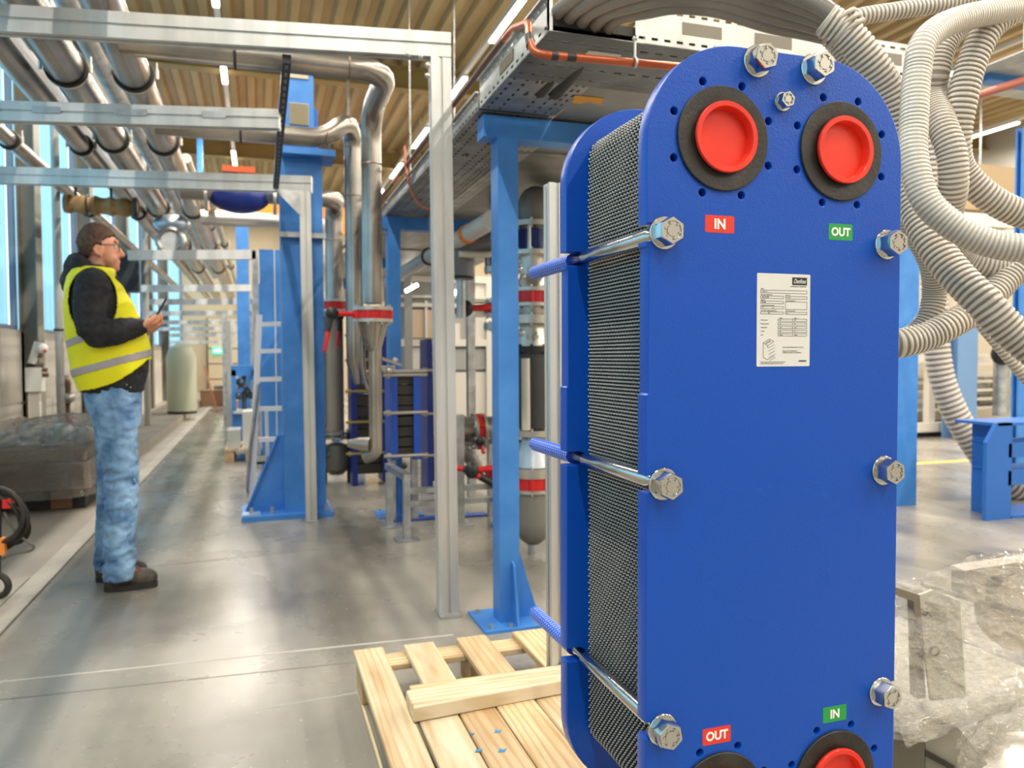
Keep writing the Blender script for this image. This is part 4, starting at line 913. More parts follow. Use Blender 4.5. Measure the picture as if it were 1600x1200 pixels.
# second, plain sheet tray to its right
TB = thing('sheet_tray', 'plain grey sheet metal tray beside the perforated one with an orange sticker underneath', 'cable tray', (1.6, 2.8, ZTR))
MB().box(TX1 + 0.004, 2.3, 2.62, 14, ZTR - 0.002, ZTR).build('sheet', P('dull_sheet', '#8a8982', 0.45, 0.7, bump=(25, 0.2), var=(4, '#a3a29a', 0.4, 0.65)), TB, 0)
for y in (3.6, 5.4, 7.2): MB().box(TX1 + 0.01, 2.3, y, y + 0.03, ZTR - 0.012, ZTR - 0.002).build('rib', TRG, TB, 0)
m = MB(); perf(m, (TX1 + 0.006, 3.2, ZTR - 0.006), Y_, X_, 2.4, [0.3, 0.7], 40, 0.028, 0.008, 0.09); m.build('splice_strip', TRW, TB, 0)
c = uz(916, 158, ZTR - 0.003)
MB().prism([(-0.07, -0.05), (0.05, -0.055), (0.075, 0.02), (0.01, 0.0), (-0.01, 0.035), (-0.05, 0.03)], (c.x, c.y, ZTR - 0.0045), X_, Y_, Z_ * 0.0015).build('sticker', P('sticker_amber', '#d99a1e', 0.5), TB, 0)
# cross tray towards the right with bright front wall
CT = thing('cable_tray', 'cross cable tray heading right behind the top of the blue heat exchanger', 'cable tray', (2.0, 2.4, ZTR))
fy = 2.27
m = MB(); perf(m, (TX0, fy, ZTR - 0.003), X_, Y_, 1.5, [0.15, 0.35, 0.62, 0.86], 27, 0.028, 0.010, 0.42); 
m.build('tray_base', P('tray_dark', '#5d6062', 0.45, 0.8, var=(6, '#74777a', 0.4, 0.6)), CT, 0)
m = MB(); perf(m, (1.17, fy + 0.0015, ZTR), X_, Z_, 1.2, [0.13, 0.85], 26, 0.024, 0.009, 0.125); m.build('tray_side', TRW, CT, 0)
MB().box(TX0 + 0.01, 2.36, fy + 0.02, fy + 0.4, ZTR + 0.02, ZTR + 0.04).build('slot_darkening_sheet', BLACK, CT, 0)  # same added dark sheet, darkening the slots of the cross tray
m = MB(); perf(m, (TX0, fy + 0.42, ZTR), X_, Z_, 1.5, [0.13, 0.85], 30, 0.022, 0.007, 0.125); m.build('tray_side', TRW, CT, 0)
for x in (1.34, 1.62, 2.1): MB().box(x, x + 0.15, fy - 0.0012, fy + 0.0003, ZTR + 0.045, ZTR + 0.085).build('knockout', P('dull_bronze2', '#7d7768', 0.5), CT, 0)
for x in (1.05, 1.25, 1.5):
    MB().box(x, x + 0.12, fy + 0.10 + 0.02 * (x > 1.2), fy + 0.13 + 0.02 * (x > 1.2), ZTR - 0.0055, ZTR - 0.0035).build('bright_slot', P('pale_slot', '#c9cbc3', 0.5), CT, 0)
MB().box(TX0, TX0 + 0.012, fy, fy + 0.02, ZTR, ZTR + 0.16).build('end_bracket', GALV, CT, 0)
# copper conduit
CDZ = 2.285
CO = P('copper_orange', '#c46236', 0.35, 0.4, var=(5, '#a8512f', 0.4, 0.6))
pts = [(0.862, 14, CDZ), (0.862, 2.6, CDZ)] + [tuple(v) for v in (uy(826, 35, 2.2), uy(827, 62, 2.15), uy(834, 82, 2.12), uy(850, 86, 2.1), uy(900, 90, 2.1), uy(1000, 99, 2.1), uy(1150, 112, 2.1), uy(1400, 140, 2.1))]
t = thing('copper_conduit', 'orange copper pipe with black sleeves clipped along the cable tray', 'pipe', (0.8, 2.5, 2.3))
t2 = elbow_path(pts, 0.05, 4); MB().tube(t2, 0.0115, 12).build('pipe_run', CO, t)
for (a, b) in (((861, 87), (871, 88)), ((885, 89), (899, 90))): MB().tube([uy(*a, 2.1), uy(*b, 2.1)], 0.0125, 12).build('black_sleeve', DARK, t)
MB().tube([uy(826.5, 56, 2.16), uy(829, 72, 2.14)], 0.0135, 12).build('black_sleeve', DARK, t)
for (y, L_) in ((2.7, 0.75), (3.65, 1.2), (5.1, 1.5), (6.9, 6)): MB().tube([(0.862, y, CDZ), (0.862, y + L_, CDZ)], 0.0125, 12).build('black_sleeve', P('brown_sleeve', '#5c3a30', 0.5), t)
p = uy(992, 98, 2.09); q = MB().torus(p, X_, 0.013, 0.004, 14, 6); q.cyl(p + Z_ * 0.01, p + Z_ * 0.07, 0.004, n=8); q.ball(p + Z_ * 0.07, 0.009, 8, 6); q.build('hanger_clip', BRIGHT, t)
# T posts
def tpost(Y, x0, x1, lab, base=True, ze=2.05, beamx=2.3):
    t = thing('blue_post', lab, 'post', ((x0 + x1) / 2, Y, 0))
    MB().box(x0, x1, Y - 0.05, Y + 0.05, 0.012, ze).build('post', BLUE_F, t, 0)
    MB().box(x0 - 0.06, beamx, Y - 0.05, Y + 0.05, ze, ZTR - 0.012).build('cross_arm', BLUE_F, t, 0)
    if base:
        MB().box(x0 - 0.09, x1 + 0.14, Y - 0.14, Y + 0.14, 0, 0.012).build('base_plate', BLUE_F, t, 0)
        MB().prism([(0, 0.012), (0.11, 0.012), (0.09, 0.05), (0.02, 0.28), (0, 0.30)], (x1, Y - 0.005, 0), X_, Z_, Y_ * 0.01).build('gusset', BLUE_F, t, 0)
        MB().prism([(0, 0.012), (0.075, 0.012), (0.07, 0.03), (0.02, 0.25), (0, 0.27)], ((x0 + x1) / 2 + 0.01, Y - 0.05, 0), -Y_, Z_, X_ * 0.01).build('gusset', BLUE_F, t, 0)
        q = MB()
        for (xx, yy) in ((x0 - 0.055, Y - 0.1), (x0 - 0.055, Y + 0.1), (x1 + 0.1, Y + 0.1), ((x0 + x1) / 2 - 0.015, Y - 0.11)): q.cyl((xx, yy, 0.012), (xx, yy, 0.026), 0.011, n=6)
        q.build('anchor_bolt', BRIGHT, t)
    return t
c = uz(800, 972, 0)
tpost(3.14, 0.958, 1.046, 'nearest light blue square post carrying the cable tray, on a bolted base plate')
tpost(5.55, 0.885, 0.975, 'second light blue post under the cable tray, behind the small heat exchanger')
tpost(7.95, 0.93, 1.02, 'third light blue post under the cable tray, mostly hidden by the risers', base=False, beamx=1.4)
tpost(10.4, 0.93, 1.02, 'farthest light blue post under the cable tray', base=False, beamx=1.4)
# silver strut on the pallet, silver post behind the riser gap
PS = thing('aluminium_upright', 'aluminium profile upright standing on the pallet left of the blue heat exchanger', 'post', (0.835, 2.14, 0.17))
pbar(MB(), (0.866, 2.2, 0.1695), (0.860, 2.2, 1.66), 0.05, 0.05, (0, 1, 0)).build('profile', ALU, PS, 25)
MB().ball((0.876, 2.172, 0.27), 0.007, 8, 6).build('screw', BRIGHT, PS); MB().ball((0.876, 2.172, 0.36), 0.005, 8, 6).build('screw', BLUE_F, PS)
# orange cable loop
pts = spline([uy(632, 228, 4.6), uy(634, 262, 4.6), uy(641, 295, 4.6), uy(655, 318, 4.6), uy(672, 327, 4.6), uy(700, 322, 4.6), uy(708, 300, 4.6), uy(712, 240, 4.6)], 6)
tag(MB().tube(pts, 0.006, 8).build('cable_loop', P('cable_orange', '#e07a5e', 0.5), None), 'thin orange cable hanging in a loop below the cable tray', 'cable')
# ================================================================ ribbed hoses
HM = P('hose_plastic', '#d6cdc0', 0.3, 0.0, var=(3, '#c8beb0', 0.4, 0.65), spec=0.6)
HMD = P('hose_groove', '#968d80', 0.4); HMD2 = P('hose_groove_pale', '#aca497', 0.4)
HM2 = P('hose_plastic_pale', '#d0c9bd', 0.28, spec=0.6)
def hose(label, pix, r, pitch=0.011, amp=0.07, n=18, name='ribbed_hose', mat=HM, cat='hose', group=None):
    """pix: (px, py, depth)"""
    base = spline([ud(*p) for p in pix], 14); pts = resample(base, pitch / 4); rs = []
    if isinstance(r, tuple):      # the hose widens: ribs widen with it
        fine = resample(base, 0.001); N_ = len(fine); pts = [fine[0]]; u_ = 0
        while True:
            u_ += pitch / 4 / 0.001 * (1 + (r[1] / r[0] - 1) * (u_ / N_) ** 2)
            if u_ >= N_: break
            pts.append(fine[int(u_)])
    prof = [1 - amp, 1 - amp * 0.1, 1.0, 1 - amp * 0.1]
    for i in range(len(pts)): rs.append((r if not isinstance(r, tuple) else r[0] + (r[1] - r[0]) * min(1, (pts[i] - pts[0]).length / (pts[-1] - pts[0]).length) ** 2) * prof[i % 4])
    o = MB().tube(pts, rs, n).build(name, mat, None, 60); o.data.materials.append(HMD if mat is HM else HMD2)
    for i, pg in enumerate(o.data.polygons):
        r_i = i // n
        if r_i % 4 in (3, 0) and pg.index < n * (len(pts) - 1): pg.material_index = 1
    return tag(o, label, cat, group)
hose('pale hose nearest the camera, dropping from the upper right and sweeping right past the exchanger', [(1660, 20, 2.1), (1590, 15, 2.0), (1500, 30, 1.9), (1447, 62, 1.82), (1433, 115, 1.8), (1428, 190, 1.78), (1428, 250, 1.76), (1445, 310, 1.74), (1485, 350, 1.72), (1540, 378, 1.7), (1600, 388, 1.68), (1680, 388, 1.66)], 0.0315, 0.0098, 0.05, mat=HM2)
hose('hose hanging at the right edge of the tangle and bending right below the lamp', [(1640, -40, 2.0), (1590, 8, 2.0), (1545, 45, 2.0), (1518, 100, 2.0), (1503, 160, 2.0), (1494, 220, 2.02), (1502, 265, 2.05), (1540, 305, 2.05), (1590, 332, 2.05), (1660, 350, 2.05)], 0.037, 0.0125, 0.10)
hose('hose dropping between the two pale ones and kinking behind the front hose', [(1620, -60, 2.15), (1545, 0, 2.1), (1500, 36, 2.08), (1473, 72, 2.06), (1462, 115, 2.05), (1459, 150, 2.06), (1472, 195, 1.98), (1487, 240, 1.95), (1489, 295, 1.97), (1482, 345, 2.05), (1500, 395, 2.15), (1550, 417, 2.15), (1650, 430, 2.15)], 0.036, 0.0105, 0.07)
hose('large grey hose crossing diagonally down to the right edge of the picture', [(1290, 30, 1.95), (1325, 55, 1.95), (1362, 100, 1.96), (1392, 150, 1.98), (1408, 210, 2.0), (1416, 270, 2.0), (1428, 320, 1.96), (1452, 372, 1.9), (1487, 422, 1.85), (1535, 472, 1.8), (1582, 520, 1.78), (1660, 580, 1.75)], 0.040, 0.0135, 0.10)
hose('hose falling beside the exchanger edge and turning left behind the short hose', [(1270, 20, 2.12), (1330, 90, 2.12), (1375, 170, 2.12), (1395, 250, 2.13), (1405, 305, 2.15), (1430, 360, 2.2), (1455, 410, 2.25), (1460, 455, 2.3), (1450, 500, 2.3), (1420, 528, 2.3), (1370, 535, 2.3), (1320, 530, 2.3)], 0.035, 0.0115, 0.09)
hose('wide ribbed hose in the right bay curving down behind the blue stillage', [(1452, 180, 6.1), (1456, 300, 6.1), (1459, 400, 6.1), (1461, 500, 6.1), (1469, 580, 6.1), (1490, 640, 6.1), (1525, 700, 6.1), (1562, 745, 6.1), (1610, 775, 6.1), (1700, 800, 6.1)], 0.098, 0.042, 0.12)
hose('short hose curving from behind the exchanger up behind the diagonal hose', [(1390, 538, 2.0), (1410, 536, 2.0), (1450, 525, 2.02), (1490, 505, 2.04), (1525, 483, 2.08), (1560, 450, 2.12), (1600, 408, 2.16), (1650, 370, 2.2)], 0.038, 0.0135, 0.10)
hose('ribbed hose at the top leading away to the upper right from the clamp', [(1322, 34, 2.0), (1345, 26, 2.0), (1420, 14, 2.02), (1510, 0, 2.05), (1600, -25, 2.1)], 0.022, 0.012, 0.13)
hose('thin hose in the far bay passing under the diagonal hose', [(1500, 440, 2.9), (1530, 500, 2.9), (1570, 550, 2.9), (1620, 610, 2.9)], 0.024, 0.016, 0.1)
c = ud(1312, 40, 1.93); d = (ud(1330, 62, 1.93) - ud(1300, 20, 1.93)).normalized()
# smooth grey tubes of the bundle coming out of the tray
ST = P('smooth_tube', '#8d8478', 0.25, 0.0, var=(3, '#776f64', 0.4, 0.65), spec=0.7)
for i in range(5):
    o = i * 1.0; pix = [(862 + o * 22, 32 + o * 3, 2.45), (880 + o * 22, 10 + o * 4, 2.38), (930 + o * 20, -22 + o * 10, 2.3), (1010 + o * 12, -42 + o * 13, 2.2), (1110 + o * 4, -40 + o * 14, 2.1), (1200, -22 + o * 15, 2.03), (1275, 5 + o * 12, 1.99), (1312, 30 + o * 9, 1.98), (1345, 62 + o * 12, 2.0)]
    pts = resample(spline([ud(p[0], p[1], p[2] + 0.035 * o * min(1, max(0, (p[0] - 900) / 300))) for p in pix], 12), 0.02)
    tag(MB().tube(pts, 0.0225, 18).build('smooth_hose', ST, None), 'brown-grey smooth hose arching out of the tray, %s counted from the inside of the arch' % ['fifth', 'fourth', 'third', 'second', 'first'][i], 'hose', 'smooth hoses arching out of the cable tray')
pf = MB().box(0, 0, 0, 0, 0, 0) if False else None
band = []
for k in range(3):
    cc = ud(1308 + k * 7, 36 + k * 8, 1.96); band.append(cc)
m = MB()
for cc in band: m.torus(cc, d, 0.047, 0.006, 28, 8)
t = m.build('hose_clamp', P('clamp_ribbed', '#b0a797', 0.35), None); tag(t, 'ribbed collar clamping the hose bundle together at the top', 'clamp')
m = MB(); cc = ud(1323, 24, 1.93); m.ball(cc, 0.012, 8, 6); m.cyl(cc, cc + X_ * 0.03, 0.007); tag(m.build('clamp_screw', P('old_brass', '#7d6b55', 0.4, 0.6), None), 'brownish screw lug on the hose bundle collar', 'screw')
# black cable bundle inside the tray mouth
m = MB()
for k in range(4): a = ud(862 + k * 28, 38 + k * 4, 2.5); m.tube([a, a + Vector((0.02, 0.5, -0.03))], 0.03, 12)
tag(m.build('cable_bundle', BLACK, None), 'black cables bundled where the smooth hoses leave the tray', 'cable')
# ================================================================ right bay: columns, rack, machine
def hcol(lab, x0, x1, Y, z1=3.6, mat=BLUE_F, deep=0.24):
    t = thing('blue_column', lab, 'column', ((x0 + x1) / 2, Y, 0))
    MB().box(x0, x1, Y, Y + 0.016, 0.0, z1).build('flange_plate', mat, t, 0); MB().box(x0, x1, Y + deep, Y + deep + 0.016, 0.0, z1).build('flange_plate', mat, t, 0)
    MB().box((x0 + x1) / 2 - 0.008, (x0 + x1) / 2 + 0.008, Y + 0.016, Y + deep, 0.0, z1).build('web', mat, t, 0); return t
hcol('blue steel column directly behind the right edge of the big exchanger', 4.36, 4.735, 4.58, 2.9)
hcol('blue steel column at the right edge of the picture', 5.97, 6.35, 4.75, 3.0, deep=0.05)
a = uy(1497, 600, 8.0); b_ = uy(1527, 600, 8.0)
hcol('pale blue distant column standing among the white machine frames', a.x, b_.x, 8.0, 1.75, P('pale_blue_paint', '#6f93bd', 0.45))
# tray on top of right columns
a = uy(1545, 118, 4.75); t = thing('cable_tray', 'white perforated cable tray on the blue arm at the upper right', 'cable tray', (a.x, 4.6, a.z))
MB().box(a.x - 0.05, a.x + 1.2, 4.70, 4.82, a.z - 0.05, a.z).build('arm', BLUE_F, t, 0)
m = MB(); perf(m, (a.x - 0.2, 4.3, a.z + 0.02), X_, Z_, 2.0, [0.14, 0.6, 0.86], 22, 0.045, 0.014, 0.26); m.build('tray_side', TRW, t, 0)
MB().box(a.x - 0.2, a.x + 1.8, 4.3, 5.1, a.z, a.z + 0.01).build('tray_base', TRW, t, 0)
MB().tube([uy(1440, 170, 4.4), uy(1530, 148, 4.4), uy(1620, 120, 4.4)], 0.03, 12).build('pipe_run', P('rust_pipe', '#9c5440', 0.5), t)
# white machine enclosure (frames)
WF = P('machine_cream', '#d6d0c3', 0.5)
def rail(t, a, b, w_=0.09): MB().bar(a, b, w_, w_).build('rail', WF, t, 0)
t = thing('machine_enclosure', 'cream machine frame of square tubes standing in the right bay behind the blue column', 'machine', (8, 8.6, 0))
Ym = 8.4
xs = [uy(px, 600, Ym).x for px in (1452, 1590, 1640)]; zs = [uy(1500, py, Ym).z for py in (560, 690, 668, 715)]
xL = uy(1415, 600, Ym).x
for x in (xL, xs[0], xs[1], xs[2] + 0.6): MB().box(x, x + 0.11, Ym, Ym + 0.1, 0.12, 2.9).build('upright', WF, t, 0)
for z in (zs[0], zs[2], uy(1500, 690, Ym).z): rail(t, (xL, Ym, z), (xs[2] + 0.7, Ym, z))
rail(t, (xL, Ym, 0.14), (xs[2] + 0.7, Ym, 0.14), 0.12); MB().box(xL, xs[2] + 0.7, Ym + 0.02, Ym + 1.2, 0.0, 0.1).build('plinth', DARK, t, 0)
gr = P('machine_grey', '#8b8577', 0.6)
for k in range(5): MB().box(xs[0] + 0.3 + k * 0.4, xs[0] + 0.6 + k * 0.4, Ym + 0.5, Ym + 1.0, 0.3 + 0.1 * (k % 2), 0.55 + 0.25 * (k % 3)).build('drive_unit', gr if k % 2 else GALV, t, 0)
for k in range(7): rail(t, (xs[0] + 0.1, Ym + 0.3 + 0.02 * k, 0.35 + k * 0.13), (xs[1] + 0.2, Ym + 0.3 + 0.02 * k, 0.36 + k * 0.13), 0.04)
p0 = uy(1575, 600, 7.9); MB().cyl((p0.x, 8.0, 0.3), (p0.x, 8.0, 1.5), 0.1).build('filter_body', GALV, t); MB().ball((p0.x - 0.1, 7.9, 1.15), 0.15, 12, 8).build('valve_head', DARK, t)
MB().box(xL - 1.5, xs[2] + 2.0, Ym + 1.3, Ym + 1.35, 0.0, 2.4).build('back_panel', P('cream_panel', '#cbbfa9', 0.6), t, 0)
# beige cladding high on the right
a = uy(1500, 250, 9.5); b_ = uy(1590, 330, 9.5)
t = thing('beige_cladding_box', 'beige box of cladding hung above the cream machine at the right', 'cladding', (a.x, 9.6, b_.z))
MB().box(a.x, b_.x + 1.5, 9.6, 11.0, b_.z, a.z).build('shell', P('cladding_beige', '#ad9470', 0.6), t, 0); MB().box(a.x - 0.2, b_.x + 1.5, 9.4, 9.5, b_.z - 0.3, b_.z - 0.1).build('ledge', WHITE, t, 0); MB().box(a.x + 1, a.x + 1.02, 10, 10.02, a.z, 5.95).build('hanger', GALV, t, 0)
# blue rack with openings
RK = thing('blue_stillage', 'bright blue welded steel stillage end with rectangular openings at the right edge', 'rack', (5.0, 3.98, 0))
BR = P('rack_blue', '#2867b8', 0.4)
rx0 = uy(1541, 760, 3.98).x; rx1 = rx0 + 1.1; ztop = uy(1545, 662, 3.98).z; Yk = 3.98
def zz(py): return uy(1560, py, Yk).z
MB().prism([(0, 0), (0.21, 0), (0.21, ztop), (0.09, ztop), (0, ztop - 0.13)], (rx0, Yk, 0.0), X_, Z_, Y_ * 0.03).build('end_plate', BR, RK, 0)
for (pa, pb) in ((694, 716), (737, 760)): MB().box(rx0 + 0.2, rx1, Yk, Yk + 0.03, zz(pb), zz(pa)).build('crossbar', BR, RK, 0)
MB().box(rx0 + 0.1, rx1, Yk, Yk + 0.35, ztop - 0.02, ztop).build('top_plate', BR, RK, 0)
for pa in (694, 737): MB().box(rx0 + 0.2, rx1, Yk + 0.03, Yk + 0.28, zz(pa) - 0.012, zz(pa)).build('shelf_plate', BR, RK, 0)
MB().box(rx0 + 0.21, rx0 + 0.23, Yk, Yk + 0.3, 0.0, ztop).build('inner_web', BR, RK, 0)
MB().box(rx0 + 0.24, rx1, Yk, Yk + 0.3, 0.0, 0.02).build('bottom_plate', BR, RK, 0)
# ================================================================ film wrapped steel parts, lower right
SS = P('brushed_steel_part', '#b6ada0', 0.35, 0.5, var=(8, '#a79d8f', 0.4, 0.6))
SS2 = P('matt_steel_part', '#a9a599', 0.5, 0.3)
G1 = thing('steel_flange_frame', 'square steel frame around a round opening under clear film at right', 'frame', ud(1560, 950, 2.2))
def dpt(px, py, D): return ud(px, py, D)
def slab(name, pix, D, th, mat, parent, back=Vector((0.25, 0.95, 0))):
    P_ = [ud(px, py, D if not isinstance(D, (list, tuple)) else D[i]) for i, (px, py) in enumerate(pix)]
    k = len(P_); bk = back.normalized() * th
    m = MB().add(P_ + [p + bk for p in P_], [tuple(range(k))[::-1], tuple(range(k, 2 * k))] + [(i, (i + 1) % k, k + (i + 1) % k, k + i) for i in range(k)]); return m.build(name, mat, parent, 25)
slab('left_stile', [(1507, 892), (1540, 886), (1540, 940), (1507, 932)], 2.2, 0.06, SS, G1)
slab('top_stile', [(1507, 892), (1660, 868), (1660, 892), (1560, 898), (1540, 902)], 2.2, 0.06, SS, G1)
cc = ud(1608, 955, 2.22); MB().lathe([(0, 0), (0.125, 0), (0.13, 0.01), (0.13, 0.05), (0, 0.05)], cc, (0.25, 0.95, 0.1), 48).build('round_cover', P('cream_disc', '#bdb3a4', 0.4, 0.3), G1)
slab('base_strip', [(1445, 912), (1600, 955), (1660, 972), (1660, 985), (1600, 966), (1445, 918)], [2.3, 2.15, 2.1, 2.1, 2.15, 2.3], 0.02, SS2, G1)
G2 = thing('steel_bracket', 'upright steel bracket plate marked with a handwritten X under the film', 'bracket', ud(1440, 960, 2.0))
slab('face_plate', [(1437, 930), (1458, 922), (1500, 940), (1510, 1090), (1455, 1095), (1444, 1010)], [2.02, 2.05, 2.1, 2.08, 1.98, 1.99], 0.01, P('zinc_plate', '#b4b4a8', 0.4, 0.5), G2)
slab('edge_bar', [(1400, 918), (1437, 930), (1447, 1090), (1432, 1092), (1428, 940), (1400, 930)], 2.0, 0.03, P('steel_edge', '#8a8172', 0.45, 0.5), G2)
p = ud(1450, 957, 2.018); m = MB()
dr_ = Rv * 0.9 + Y_ * 0.0
m.bar(p - Rv * 0.008 + Uv * 0.012, p + Rv * 0.009 - Uv * 0.012, 0.002, 0.003, Fv); m.bar(p + Rv * 0.006 + Uv * 0.010, p - Rv * 0.008 - Uv * 0.009, 0.002, 0.003, Fv)
m.build('marker_x', P('black_marker', '#1a1a1a', 0.6), G2, 0)
MB().torus(ud(1460, 1018, 1.99), Fv, 0.011, 0.003, 20, 6).build('drilled_hole', DARK, G2)
# steel body below
G3 = thing('steel_machine_body', 'dark steel machine body and round drum wrapped in film at the bottom right corner', 'machine part', ud(1480, 1180, 1.75))
slab('front_block', [(1392, 1155), (1445, 1160), (1445, 1300), (1392, 1300)], 1.72, 0.2, P('gunmetal', '#6f6b62', 0.35, 0.6), G3)
slab('plate_block', [(1446, 1160), (1500, 1140), (1560, 1215), (1560, 1300), (1446, 1300)], 1.8, 0.15, SS2, G3)
slab('plate_edge', [(1446, 1172), (1505, 1205), (1505, 1213), (1446, 1182)], 1.785, 0.03, P('edge_black', '#3a362f', 0.5), G3)
cc = ud(1640, 1230, 1.75); MB().lathe([(0.0, 0), (0.10, 0), (0.135, 0.02), (0.14, 0.06), (0.125, 0.08), (0.14, 0.10), (0.14, 0.3), (0, 0.3)], cc, (0.2, 0.6, -0.75), 48).build('drum', BRIGHT, G3)
# crumpled film surfaces
def film_mat(lo_=0.34, df_='#e6e0d4', gf=0.7):
    m = bpy.data.materials.new('clear_stretch_film'); m.use_nodes = True; nt = m.node_tree; nt.nodes.clear()
    tr = nt.nodes.new('ShaderNodeBsdfTransparent'); tr.inputs[0].default_value = (0.97, 0.97, 0.95, 1)
    gl = nt.nodes.new('ShaderNodeBsdfGlossy'); gl.inputs['Roughness'].default_value = 0.055; gl.inputs[0].default_value = (1, 0.98, 0.94, 1)
    df = nt.nodes.new('ShaderNodeBsdfDiffuse'); df.inputs[0].default_value = lin(df_)
    tc = nt.nodes.new('ShaderNodeTexCoord'); mp = nt.nodes.new('ShaderNodeMapping'); mp.inputs['Rotation'].default_value = (0.2, 0.5, 0.4); mp.inputs['Scale'].default_value = (1, 1, 2.6)
    n1 = nt.nodes.new('ShaderNodeTexNoise'); n1.inputs['Scale'].default_value = 34; n1.inputs['Detail'].default_value = 6; n1.inputs['Distortion'].default_value = 1.2
    vo = nt.nodes.new('ShaderNodeTexVoronoi'); vo.feature = 'DISTANCE_TO_EDGE'; vo.inputs['Scale'].default_value = 18
    nt.links.new(tc.outputs['Object'], mp.inputs[0]); nt.links.new(mp.outputs[0], n1.inputs['Vector']); nt.links.new(mp.outputs[0], vo.inputs['Vector'])
    ad = nt.nodes.new('ShaderNodeMath'); ad.operation = 'ADD'; nt.links.new(n1.outputs[0], ad.inputs[0]); nt.links.new(vo.outputs[0], ad.inputs[1])
    bp = nt.nodes.new('ShaderNodeBump'); bp.inputs['Strength'].default_value = 1.0; bp.inputs['Distance'].default_value = 0.03; nt.links.new(ad.outputs[0], bp.inputs['Height'])
    nt.links.new(bp.outputs[0], gl.inputs['Normal']); nt.links.new(bp.outputs[0], df.inputs['Normal'])
    a = nt.nodes.new('ShaderNodeMixShader'); a.inputs[0].default_value = gf; nt.links.new(df.outputs[0], a.inputs[1]); nt.links.new(gl.outputs[0], a.inputs[2])
    fr = nt.nodes.new('ShaderNodeLayerWeight'); fr.inputs[0].default_value = 0.35; nt.links.new(bp.outputs[0], fr.inputs['Normal'])
    mr = nt.nodes.new('ShaderNodeMapRange'); mr.inputs[3].default_value = lo_; mr.inputs[4].default_value = 0.95; nt.links.new(fr.outputs['Fresnel'], mr.inputs[0])
    b = nt.nodes.new('ShaderNodeMixShader'); nt.links.new(mr.outputs[0], b.inputs[0]); nt.links.new(tr.outputs[0], b.inputs[1]); nt.links.new(a.outputs[0], b.inputs[2])
    o = nt.nodes.new('ShaderNodeOutputMaterial'); nt.links.new(b.outputs[0], o.inputs[0]); return m
FILM = film_mat(); FILM2 = film_mat(0.16, '#b8aea2', 0.7)
from mathutils import noise as mn
def film(name, label, rows, nu=90, nv=70, amp=0.012, sc_=14, cat='film', parent=None):
    """rows: list of rows of (px,py,D) control points; bilinear patch with crumple"""
    R_ = [[ud(*p) for p in r] for r in rows]; V = []; Fc = []
    def samp(L, t):
        t = min(max(t, 0), 0.99999) * (len(L) - 1); i = int(t); return L[i].lerp(L[i + 1], t - i)
    for j in range(nv + 1):
        for i in range(nu + 1):
            col_ = [samp(r, i / nu) for r in R_]; p = samp(col_, j / nv)
            q = p * sc_; d = mn.fractal(q, 0.9, 2.0, 4) + 0.6 * abs(mn.noise(Vector((q.x * 0.6 + q.z, q.y, q.z * 2.2))))
            V.append(p + Fv * d * amp + Uv * mn.noise(q * 1.7) * amp * 0.5)
    for j in range(nv):
        for i in range(nu): a = j * (nu + 1) + i; Fc.append((a, a + 1, a + nu + 2, a + nu + 1))
    o = MB().add(V, Fc).build(name, FILM, parent, 60)
    if parent is None: tag(o, label, cat)
    return o
film('stretch_film', 'crumpled clear stretch film over the steel parts at lower right', [[(1395, 905, 2.1), (1440, 905, 2.1), (1520, 868, 2.1), (1680, 850, 2.1)], [(1393, 990, 1.95), (1450, 985, 1.95), (1540, 985, 1.95), (1680, 985, 1.95)], [(1390, 1080, 1.85), (1450, 1080, 1.85), (1540, 1060, 1.88), (1680, 1040, 1.9)], [(1385, 1165, 1.72), (1430, 1165, 1.72), (1500, 1130, 1.78), (1680, 1070, 1.85)]], 200, 150, 0.020, 17)
film('stretch_film', 'thick rolled fold of clear film draped diagonally towards the bottom right', [[(1405, 1135, 1.69), (1470, 1100, 1.7), (1560, 1060, 1.7), (1700, 1030, 1.7)], [(1410, 1150, 1.66), (1480, 1118, 1.66), (1570, 1080, 1.66), (1700, 1050, 1.66)], [(1415, 1168, 1.69), (1490, 1142, 1.69), (1580, 1110, 1.69), (1700, 1080, 1.69)]], 150, 40, 0.009, 28)
film('stretch_film', 'loose tail of clear film hanging over the drum in the bottom right corner', [[(1500, 1145, 1.7), (1560, 1105, 1.7), (1640, 1070, 1.7)], [(1492, 1180, 1.66), (1530, 1140, 1.64), (1600, 1120, 1.64)], [(1495, 1230, 1.66), (1545, 1200, 1.64), (1600, 1140, 1.66)]], 100, 70, 0.013, 24)
# pallet / bench carrying the parts (out of the frame below)
t = thing('low_platform', 'grey plate platform under the film wrapped steel parts at lower right', 'platform', (1.9, 1.4, 0))
MB().box(1.25, 2.3, 0.9, 2.3, 0.12, 0.145).build('deck_plate', SS2, t, 0)
for k in range(3): MB().box(1.25 + k * 0.42, 1.36 + k * 0.42, 0.9, 2.3, 0.0, 0.12).build('block', wood(2), t, 0)
